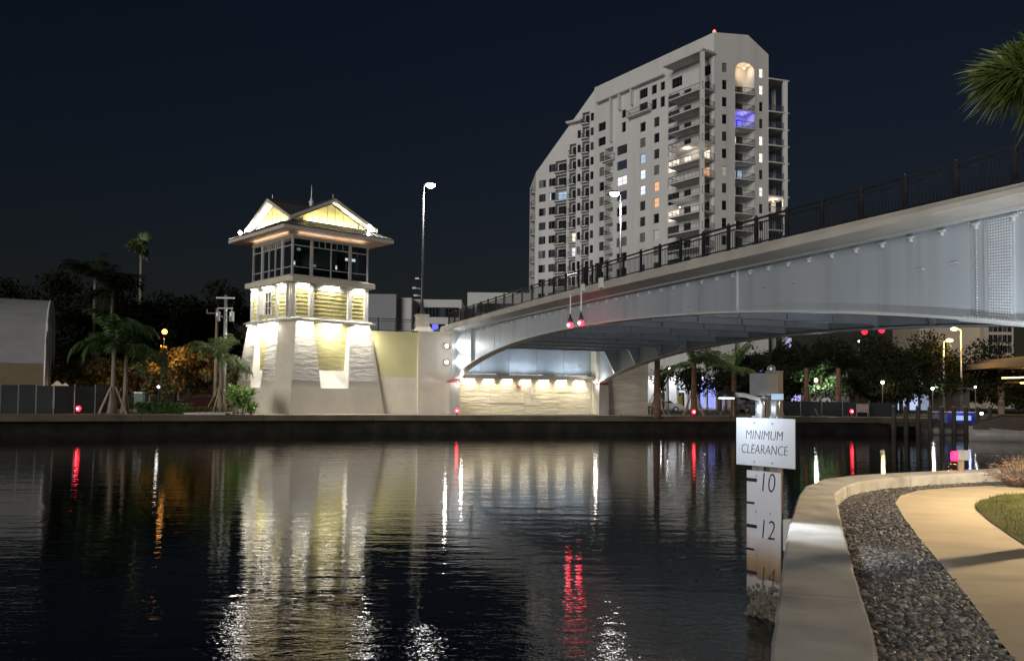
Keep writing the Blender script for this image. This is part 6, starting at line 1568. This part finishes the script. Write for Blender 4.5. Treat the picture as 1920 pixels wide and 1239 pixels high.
# weathered pile behind the sign
p = aty(1452, 740, 12.3); t = thing('timber_pile', 'weathered square timber pile standing behind the clearance sign', 'pile', (p.x, p.y, 0), R(20)); m = MB(); m.bx(-.085, .085, -.085, .085, -1.5, aty(1452, 698, 12.3).z); m.build('shaft', wood_m, t)
box('top_plate', galv, t, -.09, .09, -.09, .09, aty(1452, 698, 12.3).z + .002, aty(1452, 698, 12.3).z + .02)
# ---- red navigation lamp on the near cap
p = aty(1801, 880, 18.7); t = thing('navigation_lamp', 'red navigation lamp on a short post at the near seawall bend', 'navigation lamp', (p.x, p.y, CAPZ), R(-15)); m = MB(); m.bx(-.06, .06, -.06, .06, 0, .42); m.build('post', wood_m, t)
box('housing', galv, t, -.06, .17, -.09, .09, .24, .45); m = MB(); m.lathe([(.07, 0), (.085, .05), (.085, .17), (.06, .21)], (-.12, -.03, .22), 12); m.build('lens', em('nav_lens', (1, .03, .15), 2.2), t, True); lamp('POINT', 'lamp_light', t, (-.28, -.1, .3), 1.2, (1, .04, .1), size=.06)
# ---- muhly grass clump at right edge
def clump(label, c, n, h, spread, mt, name):
    t = thing(name, label, 'plant', c, 0, 'reddish shrubs at the seawall bend'); m = MB(); st_ = MB()
    for i in range(n):
        a = random.uniform(0, 6.28); r_ = spread * random.random() ** .5; tip = Vector((math.cos(a) * r_, math.sin(a) * r_ * .8, h * random.uniform(.25, 1) * (1.15 - .6 * (r_ / spread) ** 2))); b0 = Vector((tip.x * .25, tip.y * .25, 0)); md_ = b0.lerp(tip, .5) + Vector((random.gauss(0, .06), random.gauss(0, .06), h * .15))
        st_.tube([tuple(b0), tuple(md_), tuple(tip)], [.006, .005, .002], 3)
        for k in range(14):
            q = b0.lerp(md_, random.random()) if k < 3 else md_.lerp(tip, random.random() * 1.05); d = Vector((random.gauss(0, 1), random.gauss(0, 1), random.gauss(0, .8))).normalized() * random.uniform(.03, .075); w = d.orthogonal().normalized() * .009; q = q + Vector((random.gauss(0, .02), random.gauss(0, .02), random.gauss(0, .02)))
            m.add([q, q + d * .5 + w, q + d, q + d * .5 - w], [(0, 1, 2, 3)])
    m.build('foliage', mt, t); st_.build('stem', bark, t)
clump('straggly reddish shrub at the bend of the near seawall', tuple(aty(1912, 905, 17.4).xy) + (NZ,), 150, .62, .75, muhly_m, 'reddish_shrub')
clump('second straggly reddish shrub right of the seawall bend', tuple(aty(1965, 900, 17.8).xy) + (NZ,), 130, .7, .8, muhly_m, 'reddish_shrub')
# ---- near palm whose fronds hang into the top right corner
def near_palm():
    cx, cyy, Y = 1955, 145, 10.1; c = aty(cx, cyy, Y); t = thing('fan_palm', 'palm whose narrow green leaves hang into the upper right corner', 'palm', (c.x, c.y, NZ)); h = c.z - NZ
    m = MB(); m.tube([(0.1, 0, -.1), (0, 0, h * .5), (0, 0, h)], [.17, .12, .1], 9); m.build('trunk', palm_bark, t, True)
    m = MB(); fan_crown(m, (0, 0, h), 80, .16, .31, .52, .8, .0125)
    m.build('crown', leaf_np, t)
near_palm()
# ---- promenade lamps that light the near walkway (they stand just beyond the right edge)
def prom_lamp(label, loc, h, watt, col):
    t = thing('promenade_lamp', label, 'street lamp', loc, 0, 'promenade lamps on the near bank')
    m = MB(); m.tube([(0, 0, 0), (0, 0, h)], [.08, .05], 10); m.build('post', pole_m, t, True); m = MB(); m.lathe([(.14, 0), (.14, .1), (.09, .3)], n=10); m.build('base', pole_m, t)
    m = MB(); m.lathe([(.3, h + .3), (.26, h + .34), (.05, h + .42)], n=12); m.build('cap', pole_m, t); m = MB(); m.lathe([(.1, h), (.2, h + .1), (.22, h + .28), (.2, h + .3)], n=12); m.build('globe', em('prom_globe_%d' % int(loc[1]), col, 12), t, True)
    lamp('SPOT', 'lamp_light', t, (0, 0, h - .05), watt, col, aim=(0, 0, -1), angle=160, blend=.5, size=.18)
prom_lamp('promenade lamp beside the lawn right of the view', (10.6, 12.6, NZ), 4.2, 4300, (1, .77, .48))
prom_lamp('promenade lamp behind the viewer on the walkway', (3.9, -2.6, NZ), 4.2, 1300, (1, .9, .74))
